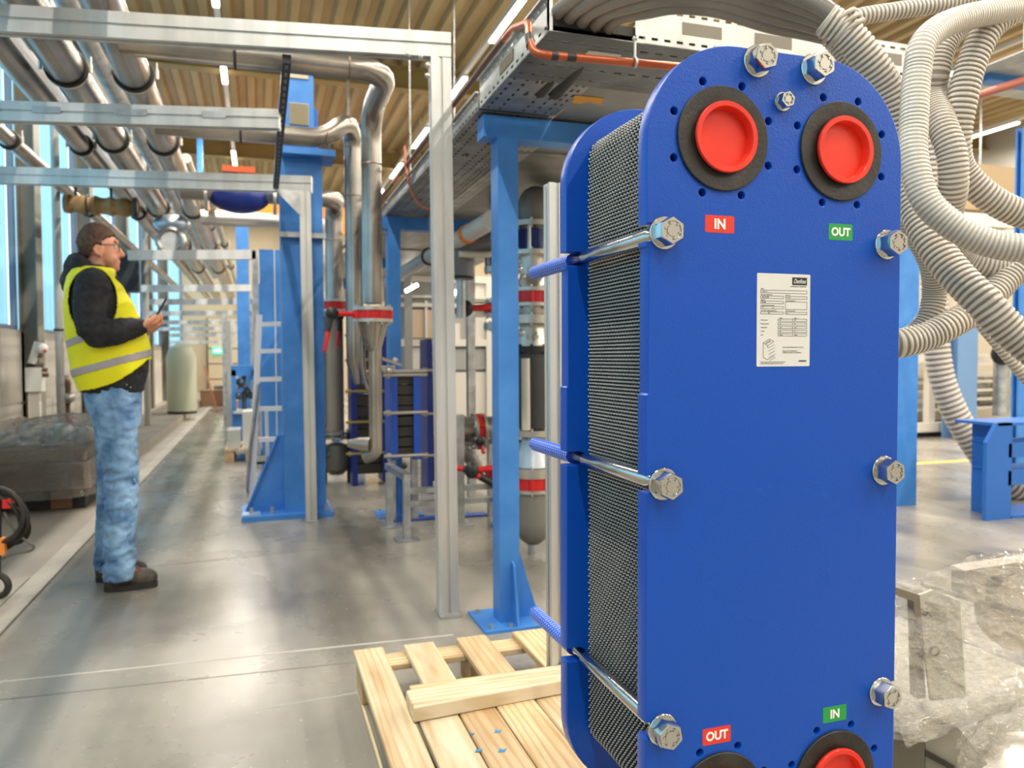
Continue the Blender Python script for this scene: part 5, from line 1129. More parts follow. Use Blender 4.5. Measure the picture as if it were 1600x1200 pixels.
# ================================================================ small heat exchangers and piping between the posts
BM = P('small_exchanger_blue', '#2150b4', 0.4)
PKM = P('plate_edges_dark', '#3d3a33', 0.5, 0.3)
def mini(label, pxl, pxr, pyt, pyb, Y, rods, legs=False, rodm=BRIGHT, blue=BM, gw=0.03, dp=0.3, parts=14):
    a = uy(pxl, (pyt + pyb) / 2, Y); b = uy(pxr, (pyt + pyb) / 2, Y); z1 = uy(pxl, pyt, Y).z; z0 = max(0.0, uy(pxl, pyb, Y).z)
    t = thing('small_heat_exchanger', label, 'heat exchanger', ((a.x + b.x) / 2, Y, z0))
    MB().box(a.x, a.x + gw, Y, Y + dp, z0, z1).build('frame_plate', blue, t, 0); MB().box(b.x - gw, b.x, Y, Y + dp, z0 + (0 if not legs else 0.02), z1 - 0.02).build('frame_plate', blue, t, 0)
    zz0 = z0 + (0.1 if legs else 0.02)
    for i in range(parts):
        u = zz0 + (z1 - 0.03 - zz0) * i / parts; v = zz0 + (z1 - 0.03 - zz0) * (i + 0.86) / parts
        MB().box(a.x + gw, b.x - gw, Y + 0.03, Y + dp - 0.03, u, v).build('plate_bundle', PKM, t, 0)
    for py in rods:
        z = uy((pxl + pxr) / 2, py, Y).z; k = MB().cyl((a.x - 0.05, Y + 0.005, z), (b.x + 0.05, Y + 0.005, z), 0.013, n=10); k.cyl((a.x - 0.03, Y + 0.005, z), (a.x - 0.005, Y + 0.005, z), 0.024, n=6); k.build('tie_bar', rodm, t)
    return t, a, b, z0, z1
mini('tall narrow plate heat exchanger with navy frame and yellowish tie bars behind the nearest riser', 549, 606, 482, 764, 6.9, (524, 563, 611, 659, 708), True, P('yellow_zinc', '#b9a568', 0.3, 0.8), BLUE_N, 0.05)
t, a, b, z0, z1 = mini('small plate heat exchanger with bright blue frame left of the near aluminium post', 611, 657, 577, 720, 5.2, (580, 586, 645, 712), False, BRIGHT, BM, 0.045, 0.27, 8)
mini('third small exchanger frame, dark blue, partly hidden by the near aluminium post', 668, 704, 530, 785, 6.3, (578, 646, 711), True, BRIGHT, BLUE_N, 0.045)
GS = thing('galvanised_stand', 'low galvanised pipe stand on two footed legs beside the near aluminium post', 'stand', (0.89, 5.0, 0))
for (px, py, Y) in ((608, 738, 5.15), (635, 748, 4.75)):
    c = uy(px, py, Y); MB().box(c.x - 0.022, c.x + 0.022, Y - 0.022, Y + 0.022, 0.01, c.z).build('leg', GALV, GS, 0); MB().box(c.x - 0.07, c.x + 0.07, Y - 0.07, Y + 0.07, 0, 0.01).build('foot_plate', GALV, GS, 0)
a0 = uy(606, 728, 5.15); a1 = uy(637, 746, 4.75); MB().bar(a0, a1, 0.045, 0.04).build('top_rail', GALV, GS, 0)
for py in (767, 788): c = uy(640, py, 5.1); MB().bar(c, c + X_ * 0.9, 0.05, 0.035).build('side_rail', GALV, GS, 0)
MB().box(1.75, 1.8, 5.08, 5.12, 0, 0.3).build('leg', GALV, GS, 0)
k = MB().ball(uy(632, 728, 4.75), 0.02, 8, 6); k.build('swivel', DARK, GS)
# legs of the small exchanger
t2 = thing('exchanger_stand', 'stand carrying the small bright blue heat exchanger', 'stand', (a.x, 5.3, 0))
for xx in (a.x, b.x - 0.045): MB().box(xx, xx + 0.045, 5.3, 5.35, 0.01, z0 - 0.001).build('leg', GALV, t2, 0)
MB().box(a.x - 0.02, b.x + 0.5, 5.28, 5.38, 0.0, 0.01).build('floor_plate', BLUE_D, t2, 0)
# near vertical fitting stack right of the blue post
def stack(label, px, Y, segs, group=None, w=0.11):
    c = uy(px, 560, Y); t = thing('fitting_stack', label, 'piping', (c.x, Y, 0.05)); x = c.x
    for (kind, y0, y1, r, mat, nm) in segs:
        z1 = uy(px, y0, Y).z; z0 = uy(px, y1, Y).z
        if kind == 'c': MB().lathe([(0, 0), (r, 0), (r, z1 - z0), (0, z1 - z0)], (x, Y, z0), Z_, 28).build(nm, mat, t)
        elif kind == 'cone': MB().lathe([(0, 0), (r[0], 0), (r[1], z1 - z0), (0, z1 - z0)], (x, Y, z0), Z_, 28).build(nm, mat, t)
        elif kind == 'f':
            m = MB(); flange(m, (x, Y, z0), Z_, r, max(0.012, z1 - z0)); bolts(m, (x, Y, z0 - 0.012), Z_, r * 0.88, 8, z1 - z0 + 0.024, 0.008); m.build(nm, mat, t)
        elif kind == 'valve': valve(t, (x, Y, (z0 + z1) / 2), Z_, r, z1 - z0, mat)
        elif kind == 'cage':
            MB().lathe([(0, 0), (r * 0.82, 0), (r * 0.82, z1 - z0), (0, z1 - z0)], (x, Y, z0), Z_, 8).build(nm, mat, t, 20)
            for i in range(8):
                an = math.pi / 4 * i + math.pi / 8 - 0.1; MB().cyl((x + r * math.cos(an), Y + r * math.sin(an), z0 - 0.01), (x + r * math.cos(an), Y + r * math.sin(an), z1 + 0.01), 0.011, n=8).build('tie_rod', GALV, t)
        elif kind == 'dome': MB().lathe([(0, 0), (r * 0.35, 0.01), (r * 0.7, 0.04), (r * 0.93, 0.09), (r, 0.15), (r, z1 - z0), (0, z1 - z0)], (x, Y, z0), Z_, 28).build(nm, mat, t)
        elif kind == 'elbow':
            MB().tube(elbow_path([(x, Y, z0), (x, Y, z1 - r), (x + 0.5, Y + 0.5, z1 - r)], 0.16, 8), r, 24).build(nm, mat, t)
    return t, x
GC = P('cast_grey_pipe', '#86847d', 0.45, 0.3); CW = P('cream_pipe', '#c9c2b4', 0.5)
SA, sx = stack('tall stack of flanges and valves with two red valves right of the nearest blue post', 832, 4.2,
      [('elbow', 288, 350, 0.085, GC, 'top_elbow'), ('f', 348, 356, 0.125, BRIGHT, 'flange'), ('cage', 360, 392, 0.112, BLUE_N, 'rubber_compensator'), ('f', 393, 400, 0.125, BRIGHT, 'flange'),
       ('c', 400, 430, 0.07, BRIGHT, 'spool'), ('cone', 430, 452, (0.10, 0.07), BRIGHT, 'neck'), ('valve', 456, 474, 0.12, RED, ''), ('c', 480, 492, 0.09, STEEL, 'spool'), ('f', 493, 506, 0.125, BRIGHT, 'flange'),
       ('cone', 507, 540, (0.095, 0.07), BRIGHT, 'cone_body'), ('f', 541, 550, 0.115, DARK, 'flange'), ('c', 550, 670, 0.09, P('tank_dark', '#3b3c3e', 0.4), 'dark_cartridge'), ('f', 671, 680, 0.12, BRIGHT, 'flange'),
       ('cone', 681, 728, (0.115, 0.06), P('frosted_dome', '#b8bfc7', 0.3, 0.5), 'dome'), ('f', 729, 740, 0.13, BRIGHT, 'flange'), ('valve', 744, 762, 0.125, RED, ''), ('dome', 768, 852, 0.108, GC, 'bottom_dome')])
MB().tube([uy(821, 560, 4.05), uy(822, 672, 4.05)], 0.024, 14).build('cream_pipe', CW, SA)
m = MB()
for (px, py, s) in ((812, 420, .02), (818, 432, .016), (815, 520, .02), (838, 524, .018), (822, 668, .02), (836, 526, .015), (812, 415, .012)): m.ball(uy(px, py, 4.1), s, 8, 6)
stuff(m.build('small_fitting', BRIGHT, SA))
MB().cyl((sx, 4.2, 0.0), (sx, 4.2, 0.08), 0.03).build('support_foot', GALV, SA)
m = MB().cyl((sx, 4.2, 0.0), (sx, 4.2, 0.01), 0.09)
SB, bx_ = stack('stack of fittings mostly hidden behind the nearest blue post, black and red levers pointing left', 786, 4.95,
      [('c', 330, 372, 0.09, GC, 'top_pipe'), ('f', 374, 382, 0.125, BRIGHT, 'flange'), ('cage', 386, 416, 0.112, BLUE_N, 'rubber_compensator'), ('f', 418, 426, 0.125, BRIGHT, 'flange'), ('c', 426, 470, 0.07, STEEL, 'spool'), ('valve', 474, 490, 0.12, RED, ''),
       ('f', 505, 515, 0.13, BRIGHT, 'flange'), ('c', 515, 720, 0.075, GC, 'spool'), ('valve', 730, 748, 0.12, RED, ''), ('c', 755, 860, 0.045, STEEL, 'drain_leg')])
def lev(t, a, b, c_, Y):
    A, B, C = uy(*a, Y), uy(*b, Y), uy(*c_, Y); MB().tube([A, B], 0.022, 10).build('valve_neck', RED, t); m = MB().ball(B, 0.05, 10, 8, (1, 1, 1.1)); m.tube([B, B.lerp(C, 0.6)], [0.03, 0.018], 8); m.build('lever', DARK, t); MB().tube([B.lerp(C, 0.5), C], 0.018, 10).build('lever_grip', RED, t)
lev(SB, (772, 480), (728, 482), (709, 487), 4.85); lev(SB, (772, 732), (737, 735), (712, 731), 4.85)
A, B = uy(778, 760, 4.85), uy(750, 744, 4.85); MB().tube([A, B], 0.025, 8).build('lever', DARK, SB); MB().tube([B - X_ * 0.0, B - X_ * 0.05 + Z_ * 0.01], 0.022, 8).build('lever_grip', RED, SB)
MB().cyl((bx_, 4.95, 0.0), (bx_, 4.95, 0.03), 0.09).build('support_foot', GALV, SB)
# horizontal pipe with upright red butterfly valve
HP = thing('horizontal_pipe', 'short stainless pipe with an upright red butterfly valve between the posts', 'pipe', uy(725, 675, 5.3))
A, B = uy(690, 672, 5.3), uy(770, 672, 5.3); MB().tube([A, B], 0.1, 24).build('pipe_run', STEEL, HP)
c = uy(747, 674, 5.3); valve(HP, c, X_, 0.13, 0.045, RED, (uy(751, 690, 5.15), uy(756, 708, 5.1)))
m = MB(); m.box(A.x, A.x + 0.04, 5.28, 5.32, 0, A.z - 0.1); m.box(B.x - 0.04, B.x, 5.28, 5.32, 0, A.z - 0.1)
MB().box(A.x, A.x + 0.04, 5.28, 5.32, 0, A.z - 0.1).build('leg', GALV, HP, 0); MB().box(B.x - 0.04, B.x, 5.28, 5.32, 0, A.z - 0.1).build('leg', GALV, HP, 0)
MB().tube(elbow_path([uy(700, 700, 5.2), uy(735, 712, 5.2), uy(748, 740, 5.2)], 0.06, 5), 0.05, 16).build('lower_pipe', GC, HP)
for (px, Y, pyb, lab) in ((738, 5.9, 796, 'galvanised square post standing behind the stacks, right of the near aluminium post'), (719, 5.04, 842, 'galvanised footed post just right of the near aluminium post')):
    c = uy(px, 700, Y); t = thing('galvanised_post', lab, 'post', (c.x, Y, 0)); MB().box(c.x - 0.03, c.x + 0.03, Y, Y + 0.06, 0.01, 1.9 if px == 738 else 0.75).build('post', GALV, t, 0); MB().box(c.x - 0.08, c.x + 0.08, Y - 0.05, Y + 0.11, 0, 0.01).build('foot_plate', GALV, t, 0)
# white pipe under the tray
a, b = uy(622, 436, 7.0), uy(757, 340, 3.9); X1_ = (a.x + b.x) / 2; a.x = b.x = X1_; a.z = b.z = (a.z + b.z) / 2
PV = P('pvc_cream', '#d3cdc1', 0.4)
WP = thing('white_pipe', 'white plastic pipe with orange collars running under the cable tray', 'pipe', (X1_, 4, a.z))
ya = 7.4; z_ = a.z; MB().tube([(X1_, 3.9, z_), (X1_, ya, z_)], 0.05, 24).build('pipe_run', PV, WP); MB().torus((X1_, 5.45, z_), Y_, 0.052, 0.013, 24, 8).build('rubber_ring', BLACK, WP)
OR = P('collar_orange', '#f0841c', 0.5)
for y in (4.35, 4.75): MB().lathe([(0, 0), (0.056, 0), (0.056, 0.06), (0, 0.06)], (X1_ + 0.0, y, z_ + 0.0), Y_, 24).build('collar', OR, WP)
MB().tube(elbow_path([(X1_, 4.6, z_ - 0.09), (X1_ + 0.16, 4.6, z_ - 0.09), (X1_ + 0.3, 4.7, z_ - 0.05)], 0.05, 5), 0.02, 12).build('side_branch', PV, WP)
h = MB(); h.cyl((X1_, 5.45, z_ + 0.05), (X1_, 5.45, ZTR), 0.006, n=8); h.build('hanger_rod', GALV, WP)
GE = thing('grey_elbow', 'matt grey plastic elbow pipe between the near aluminium post and the blue post', 'pipe', uy(715, 400, 4.7))
MB().tube(elbow_path([uy(762, 376, 4.7), uy(722, 388, 4.7), uy(720, 436, 4.7)], 0.14, 8), 0.075, 24).build('elbow', P('matt_grey', '#77787a', 0.55), GE); c = uy(720, 434, 4.7); MB().cyl(c - Z_ * 0.25, c, 0.03).build('stub', GALV, GE)
MB().torus(c, Z_, 0.075, 0.008, 20, 6).build('collar_ring', DARK, GE)
# cream test cabinet in the background
CM = P('cabinet_cream', '#d5cec2', 0.5); CGm = P('cabinet_grey', '#9a9a96', 0.5); PEACH = P('cabinet_window_reflection', '#d9b898', 0.25, var=(1.2, '#cfc0ac', 0.42, 0.6))  # peach tone is reflection painted into the window colour
Yc = 9.5
def cx(px): return uy(px, 500, Yc).x
def cz(py): return uy(700, py, Yc).z
CB = thing('test_cabinet', 'large cream cabinet with windows painted with peach reflections standing behind the small heat exchangers', 'cabinet', (cx(700), Yc, 0))
MB().box(cx(636), cx(1000), Yc + 0.1, Yc + 1.8, 0.05, cz(432)).build('body', P('cabinet_body_grey', '#a09e97', 0.55), CB, 0)
for px in (632, 688, 760, 860): MB().box(cx(px), cx(px) + 0.1, Yc, Yc + 0.1, 0.0, cz(430)).build('upright', CGm if px == 632 else WF, CB, 0)
for (py0, py1) in ((430, 441), (474, 480), (530, 541), (462, 466)): MB().box(cx(625), cx(900), Yc + 0.005, Yc + 0.09, cz(py1), cz(py0)).build('cross_rail', WF, CB, 0)
MB().box(cx(645), cx(686), Yc + 0.06, Yc + 0.09, cz(528), cz(484)).build('window_panel', PEACH, CB, 0)
MB().box(cx(665), cx(669), Yc + 0.03, Yc + 0.06, cz(528), cz(470)).build('window_bar', WHITE, CB, 0)
MB().box(cx(645), cx(686), Yc + 0.06, Yc + 0.095, cz(585), cz(543)).build('lower_panel', WHITE, CB, 0)
MB().box(cx(660), cx(668), Yc + 0.04, Yc + 0.06, cz(575), cz(556)).build('vent', CGm, CB, 0)
for i, (p0, p1, q0, q1) in enumerate(((705, 720, 505, 540), (730, 760, 430, 470), (735, 765, 495, 540), (700, 770, 582, 690), (705, 770, 545, 578))): MB().box(cx(p0), cx(p1), Yc + 0.05, Yc + 0.095, cz(q1), cz(q0)).build('panel', CM if i < 4 else CGm, CB, 0)
LP_ = thing('ceiling_light', 'short glowing lamp under the roof of the cream cabinet bay', 'light', uy(642, 451, 9.0))
a, b = uy(634, 455, 9.0), uy(652, 445, 9.0); MB().bar(a, b, 0.07, 0.04).build('diffuser', LM, LP_, 0); MB().cyl(a.lerp(b, .5), a.lerp(b, .5) + Z_ * 3.7, 0.006).build('hanger_rod', GALV, LP_)
LP2 = thing('ceiling_light', 'small bright lamp seen just right of the near aluminium post', 'light', uy(712, 456, 9.0))
a, b = uy(706, 458, 9.0), uy(718, 456, 9.0); MB().bar(a, b, 0.07, 0.05).build('diffuser', LM, LP2, 0); MB().cyl(a.lerp(b, .5), a.lerp(b, .5) + Z_ * 3.7, 0.006).build('hanger_rod', GALV, LP2)
# ================================================================ left side of the aisle
def sheet_film(cx0, cx1, cy0, cy1, z0, z1, parent, seed):
    V = []; Fc = []; nu, nv = 64, 22
    for j in range(nv + 1):
        t = j / nv
        for i in range(nu):
            a = 2 * math.pi * i / nu; k = 1.0 if t < 0.55 else math.cos((t - 0.55) / 0.45 * math.pi / 2) ** 0.6
            ex = 0.5; ca, sa_ = math.cos(a), math.sin(a); sx_ = math.copysign(abs(ca) ** ex, ca); sy_ = math.copysign(abs(sa_) ** ex, sa_)
            z = z0 + (z1 - z0) * min(1, t * 1.25 if t < 0.55 else 0.69 + (t - 0.55) / 0.45 * 0.31)
            p = Vector(((cx0 + cx1) / 2 + (cx1 - cx0) / 2 * sx_ * k, (cy0 + cy1) / 2 + (cy1 - cy0) / 2 * sy_ * k, z))
            q = p * 5 + Vector((seed, 0, 0)); d = mn.fractal(q, 1, 2, 4) * 0.05
            V.append(p + Vector((sx_ * d, sy_ * d, d * (1 if t > 0.4 else 0.2))))
    for j in range(nv):
        for i in range(nu): Fc.append((j * nu + i, j * nu + (i + 1) % nu, (j + 1) * nu + (i + 1) % nu, (j + 1) * nu + i))
    return MB().add(V, Fc).build('stretch_film', FILM2, parent, 60)
WPK = thing('wrapped_crate', 'film wrapped brown machine crate on dark skids behind the worker', 'crate', (-1.62, 7.2, 0))
MB().box(-2.1, -1.22, 6.5, 7.7, 0.16, 0.36).build('lower_box', P('crate_brown', '#78675a', 0.4, var=(1.5, '#8e8377', 0.4, 0.6)), WPK, 0)
MB().box(-2.08, -1.25, 6.55, 7.65, 0.37, 0.46).build('upper_box', P('crate_grey', '#a29c92', 0.3, 0.3), WPK, 0)
for i in range(6): MB().ball((-1.85 + 0.13 * i, 6.8 + 0.12 * (i % 3), 0.52 + 0.04 * (i % 2)), 0.1, 12, 8, (1, 1, 0.8)).build('motor_part', GALV if i % 2 else P('cast_light', '#aeb0a8', 0.35, 0.6), WPK)
MB().box(-1.5, -1.44, 6.7, 6.76, 0.5, 0.60).build('green_cap', P('cap_green', '#3d8a68', 0.4), WPK, 0)
for y in (6.6, 7.5): MB().box(-2.05, -1.27, y, y + 0.1, 0.0, 0.15).build('skid', DARK, WPK, 0)
for x in (-2.0, -1.5): MB().box(x, x + 0.14, 6.58, 7.62, 0.005, 0.15).build('skid', DARK if x < -1.6 else P('skid_wood', '#7b5a45', 0.6), WPK, 0)
sheet_film(-2.14, -1.18, 6.42, 7.78, 0.1, 0.68, WPK, 2.0)
# cable trolley at the left edge
CT2 = thing('cable_reel', 'black cable reel trolley with red clips at the left edge', 'reel', (-1.27, 4.25, 0))
cr_ = Vector((-1.27, 4.25, 0.0))
def lft(px, py): return uy(px, py, 4.2)
for i, (r, dx) in enumerate(((0.13, 0), (0.12, 0.02), (0.14, -0.03), (0.1, 0.03))):
    c = lft(-6, 805); MB().torus(c + Vector((dx, 0.02 * i, -0.02 * i)), Vector((0.35, 1, 0.1 * i)), r, 0.012, 28, 8).build('cable_coil', BLACK, CT2)
c = lft(-4, 905); MB().torus(Vector((c.x, c.y, 0.065)), Vector((0.3, 1, 0)), 0.05, 0.016, 20, 8).build('wheel', BLACK, CT2)
MB().tube([lft(-4, 905), lft(-2, 760)], 0.014, 8).build('upright', DARK, CT2)
c = lft(13, 786); MB().box(c.x - 0.02, c.x + 0.02, c.y - 0.02, c.y + 0.02, c.z - 0.022, c.z + 0.02).build('red_clip', RED, CT2, 0)
c = lft(1, 850); MB().box(c.x - 0.01, c.x + 0.02, c.y - 0.02, c.y + 0.02, c.z - 0.05, c.z + 0.03).build('orange_clip', P('clip_orange', '#e58a3a', 0.5), CT2, 0)
MB().tube(spline([lft(6, 800), lft(22, 828), lft(42, 846), lft(52, 852), lft(48, 860), lft(20, 866), lft(0, 875)], 6), 0.0065, 8).build('loose_cable', P('cable_grey', '#5d5a53', 0.5), CT2)
# wall-side fittings
HY = thing('valve_station', 'small white cabinet with dark valves and pipes at the left wall beside the column', 'valve station', uy(55, 690, 8.1))
def hy(px, py, Y=8.1): return uy(px, py, Y)
a, b = hy(42, 612), hy(66, 574); MB().box(a.x, b.x, 8.05, 8.2, a.z, b.z).build('cabinet', WHITE, HY, 0)
a = hy(56, 690); MB().box(a.x - 0.05, a.x + 0.04, 8.08, 8.16, 0.11, hy(56, 612).z).build('stand_post', WF, HY, 0)
a = hy(47, 690); MB().cyl((a.x, 8.1, 0.11), (a.x, 8.1, hy(47, 612).z), 0.02).build('riser', P('brown_pipe', '#6b5f4e', 0.5), HY)
a, b = hy(50, 568), hy(60, 535); MB().tube([a, b], 0.035, 12).build('upper_pipe', WHITE, HY)
for (px, py) in ((62, 571), (68, 578), (70, 586), (60, 556)): MB().cyl(hy(px - 6, py), hy(px + 6, py), 0.02).build('valve', P('bronze_valve', '#6b5640', 0.4, 0.5), HY)
a, b = hy(41, 571), hy(62, 571); MB().tube([a, b], 0.018, 8).build('cross_pipe', DARK, HY)
MB().ball(hy(66, 545), 0.05, 10, 8).build('gauge', WHITE, HY); MB().ball(hy(70, 548, 8.0), 0.014, 8, 6).build('red_tap', RED, HY)
for i, (px, Y, r, z0, z1, lab) in enumerate(((92, 7.9, 0.035, 0.11, 4.6, 'pale vertical pipe climbing the left wall just behind the worker'), (228, 13.0, 0.05, 0.11, 4.2, 'pale vertical pipe on the left wall halfway down the aisle'))):
    c = uy(px, 500, Y); t = thing('vertical_pipe', lab, 'pipe', (c.x, Y, z0)); MB().cyl((c.x, Y, z0), (c.x, Y, z1), r).build('pipe_run', P('pale_grey_pipe', '#a8a59d', 0.45, 0.4), t); MB().torus((c.x, Y, 1.4), Z_, r, 0.012, 16, 6).build('pipe_clip', DARK, t)
RV = thing('red_valve_branch', 'thin branch pipe with a red capped valve above the wrapped crate', 'valve', uy(106, 660, 8.0))
MB().tube(spline([uy(98, 590, 8.0), uy(105, 600, 8.0), uy(104, 640, 8.0), uy(107, 655, 8.0)], 5), 0.03, 10).build('branch', P('bronze_valve', '#6b5640', 0.4, 0.5), RV); MB().cyl(uy(109, 670, 8.0), uy(109, 650, 8.0), 0.035).build('red_cap', RED, RV)
MB().ball(uy(108, 622, 7.95), 0.05, 10, 8).build('valve_body', BRIGHT, RV); MB().cyl(uy(104, 586, 8.0), uy(104, 694, 8.0), 0.02).build('stand_pipe', GALV, RV)
c = uy(292, 650, 15.5); TK = thing('storage_tank', 'tall pale green tank shape standing at the far end of the left wall', 'tank', (-1.5, 15.6, 0.11))
MB().lathe([(0, 0), (0.26, 0), (0.26, 1.0), (0.2, 1.18), (0.06, 1.26), (0, 1.26)], (-1.36, 15.6, 0.16), Z_, 24).build('shell', P('tank_green', '#a9ad96', 0.45), TK); MB().lathe([(0, 0), (0.26, 0), (0.26, 0.05), (0, 0.05)], (-1.36, 15.6, 0.11), Z_, 24).build('base_ring', DARK, TK)
bx3 = thing('low_box', 'low beige box on the plinth behind the worker', 'box', (-1.4, 9.2, 0.11)); MB().box(-1.62, -1.36, 8.7, 9.8, 0.1105, 0.34).build('box_body', P('box_beige', '#b9ad97', 0.6), bx3, 0); MB().box(-1.63, -1.35, 8.69, 9.81, 0.34, 0.36).build('lid', P('box_lid', '#c6baa3', 0.6), bx3, 0)
a, b = uy(100, 318, 7.4), uy(222, 326, 7.4); WB = thing('wrapped_timber', 'brown wrapped timber lying across the overhead rack above the worker', 'timber', a)
m = resample([a, b], 0.04); MB().tube(m, [0.075 + 0.012 * math.sin(i * 2.3) for i in range(len(m))], 10).build('timber', P('tan_timber', '#b08a55', 0.6, var=(6, '#8f6a3c', 0.4, 0.6)), WB); MB().torus(a.lerp(b, 0.92), X_, 0.075, 0.02, 16, 6).build('strap', DARK, WB)
MB().torus(a.lerp(b, 0.3), X_, 0.085, 0.008, 16, 6).build('strap', DARK, WB)
for q_ in (0.15, 0.6): c = a.lerp(b, q_); MB().box(c.x - 0.01, c.x + 0.01, c.y - 0.003, c.y + 0.003, c.z, 2.6).build('sling', DARK, WB, 0)
for (px, py, lab) in ((203, 425, 'dark box on the left wall beyond the worker'),):
    c = uy(px, py, 12.9); t = thing('wall_box', lab, 'box', c); MB().box(-2.2, c.x + 0.1, 12.8, 13.1, c.z - 0.3, c.z + 0.25).build('housing', DARK, t, 0); MB().box(c.x + 0.1, c.x + 0.11, 12.83, 13.07, c.z - 0.27, c.z + 0.22).build('grille', P('grille_dark', '#2d2f33', 0.6), t, 0)
# clutter at the far end of the aisle
EC = [('brown', '#7c5c43', -1.05, 19.5, 0.5, 0.35, 'brown crate at the far end of the aisle, leftmost'), ('grey', '#6d6a63', -0.75, 20.5, 0.6, 0.42, 'dark grey bin at the far end of the aisle, middle'), ('tan', '#9c8462', -0.05, 20.8, 0.7, 0.3, 'tan carton at the far end of the aisle, rightmost'), ('amber', '#d5992c', -0.42, 18.6, 0.16, 0.14, 'small amber box on the floor at the far end of the aisle')]
for (nm, colr, x, y, w_, h_, lab) in EC:
    t = thing('storage_box', lab, 'box', (x, y, 0)); mm = P('box_' + nm, colr, 0.6); MB().box(x - w_ / 2, x + w_ / 2, y, y + 0.5, 0, h_).build('box_body', mm, t, 0); MB().box(x - w_ / 2 - 0.01, x + w_ / 2 + 0.01, y - 0.01, y + 0.51, h_, h_ + 0.03).build('lid', mm, t, 0)
c = Vector((-1.0, 17.8, 0)); t = thing('leaning_plank', 'reddish plank leaning by the tank at the far end of the aisle', 'plank', c); MB().bar((-1.1, 18.0, 0.95), (-0.85, 17.6, 0.01), 0.03, 0.12, Y_).build('plank', P('plank_red', '#a3684a', 0.6), t, 0)
# ================================================================ the worker
S_ = 0.00318
def lx(px): return (px - 178) * S_
def lz(py): return (918 - py) * S_
def interp(tab, z):
    tab = sorted(tab); 
    if z <= tab[0][0]: return tab[0][1:]
    for a, b in zip(tab, tab[1:]):
        if z <= b[0]:
            t = (z - a[0]) / (b[0] - a[0]); t = t * t * (3 - 2 * t) * 0.5 + t * 0.5; return tuple(p + (q - p) * t for p, q in zip(a[1:], b[1:]))
    return tab[-1][1:]
def row(py, b, f, ry): return (lz(py), lx((b + f) / 2), (f - b) / 2 * S_, ry)
TORSO = [row(640, 124, 214, 0.17), row(607, 119, 220, 0.172), row(575, 109, 229, 0.185), row(545, 105, 228, 0.19), row(515, 102, 221, 0.19), row(480, 101, 206, 0.195), row(455, 103, 192, 0.195), row(438, 107, 182, 0.165), row(425, 114, 174, 0.115), row(414, 124, 166, 0.072)]
def loft(mb, tab, z0, z1, off=0.0, nu=40, nz=30, closed=True, pw=0.85):
    o = len(mb.v)
    for j in range(nz + 1):
        z = z0 + (z1 - z0) * j / nz; xc, rx, ry = interp(tab, z)
        for i in range(nu):
            a = 2 * math.pi * i / nu; c, s = math.cos(a), math.sin(a); c = math.copysign(abs(c) ** pw, c); s = math.copysign(abs(s) ** pw, s)
            mb.v.append(Vector((xc + (rx + off) * c, (ry + off) * s, z)))
    for j in range(nz):
        for i in range(nu): mb.f.append((o + j * nu + i, o + j * nu + (i + 1) % nu, o + (j + 1) * nu + (i + 1) % nu, o + (j + 1) * nu + i))
    if closed: mb.f.append(tuple(o + i for i in range(nu))[::-1]); mb.f.append(tuple(o + nz * nu + i for i in range(nu)))
    return mb
def remeshed(name, mbs, vox, mat, parent, smooth_it=4, noise_=None):
    m = MB()
    for q in mbs: m.add(q.v, q.f)
    me = bpy.data.meshes.new('t'); me.from_pydata(m.v, [], m.f)
    bm = bmesh.new(); bm.from_mesh(me); bmesh.ops.recalc_face_normals(bm, faces=bm.faces); bm.to_mesh(me); bm.free()
    o = bpy.data.objects.new('t', me); COL.objects.link(o)
    r = o.modifiers.new('r', 'REMESH'); r.mode = 'VOXEL'; r.voxel_size = vox
    s = o.modifiers.new('s', 'SMOOTH'); s.iterations = smooth_it; s.factor = 0.5
    dg = bpy.context.evaluated_depsgraph_get(); dg.update(); me2 = bpy.data.meshes.new_from_object(o.evaluated_get(dg)); bpy.data.objects.remove(o)
    if noise_:
        me2.update()
        for v in me2.vertices: v.co += v.normal * noise_(v.co)
    me2.materials.clear(); me2.materials.append(mat); me2.shade_smooth(); me2.name = name
    ob = bpy.data.objects.new(name, me2); COL.objects.link(ob); ob.parent = parent; return ob
def T(pts, rs, n=16):
    m = MB(); p = spline(pts, 5); k = len(p) - 1; rr = []
    for i in range(len(p)):
        t = i / k * (len(rs) - 1); j = min(int(t), len(rs) - 2); rr.append(rs[j] + (rs[j + 1] - rs[j]) * (t - j))
    m.tube(p, rr, n); m.ball(p[0], rr[0], n, 8); m.ball(p[-1], rr[-1], n, 8); return m
MAN = thing('person', 'person in a yellow high-visibility vest, black hoodie and jeans looking at a phone', 'person', (-0.668, 4.28, 0.0))
SKIN = P('skin', '#dd9d80', 0.5, var=(6, '#d18a6c', 0.4, 0.65)); 
RS = [(-0.105, -0.185, 1.475), (-0.12, -0.215, 1.36), (-0.105, -0.235, 1.265), (-0.02, -0.225, 1.262), (0.06, -0.20, 1.278), (0.125, -0.175, 1.292)]
LS = [(-0.105, 0.185, 1.475), (-0.12, 0.215, 1.36), (-0.09, 0.235, 1.265), (0.0, 0.20, 1.25), (0.08, 0.12, 1.262), (0.13, 0.03, 1.28)]
RLEG = [(-0.02, -0.085, 0.93), (0.0, -0.095, 0.76), (0.012, -0.10, 0.53), (0.0, -0.105, 0.3), (-0.01, -0.11, 0.09)]
LLEG = [(-0.03, 0.085, 0.93), (-0.03, 0.095, 0.76), (-0.035, 0.10, 0.53), (-0.05, 0.105, 0.3), (-0.065, 0.11, 0.09)]
body = []
body.append(loft(MB(), TORSO, lz(640), lz(420), -0.022, 32, 24))
body.append(T([(-0.105, 0, 1.50), (-0.098, 0, 1.56), (-0.085, 0, 1.64)], [0.068, 0.06, 0.058]))
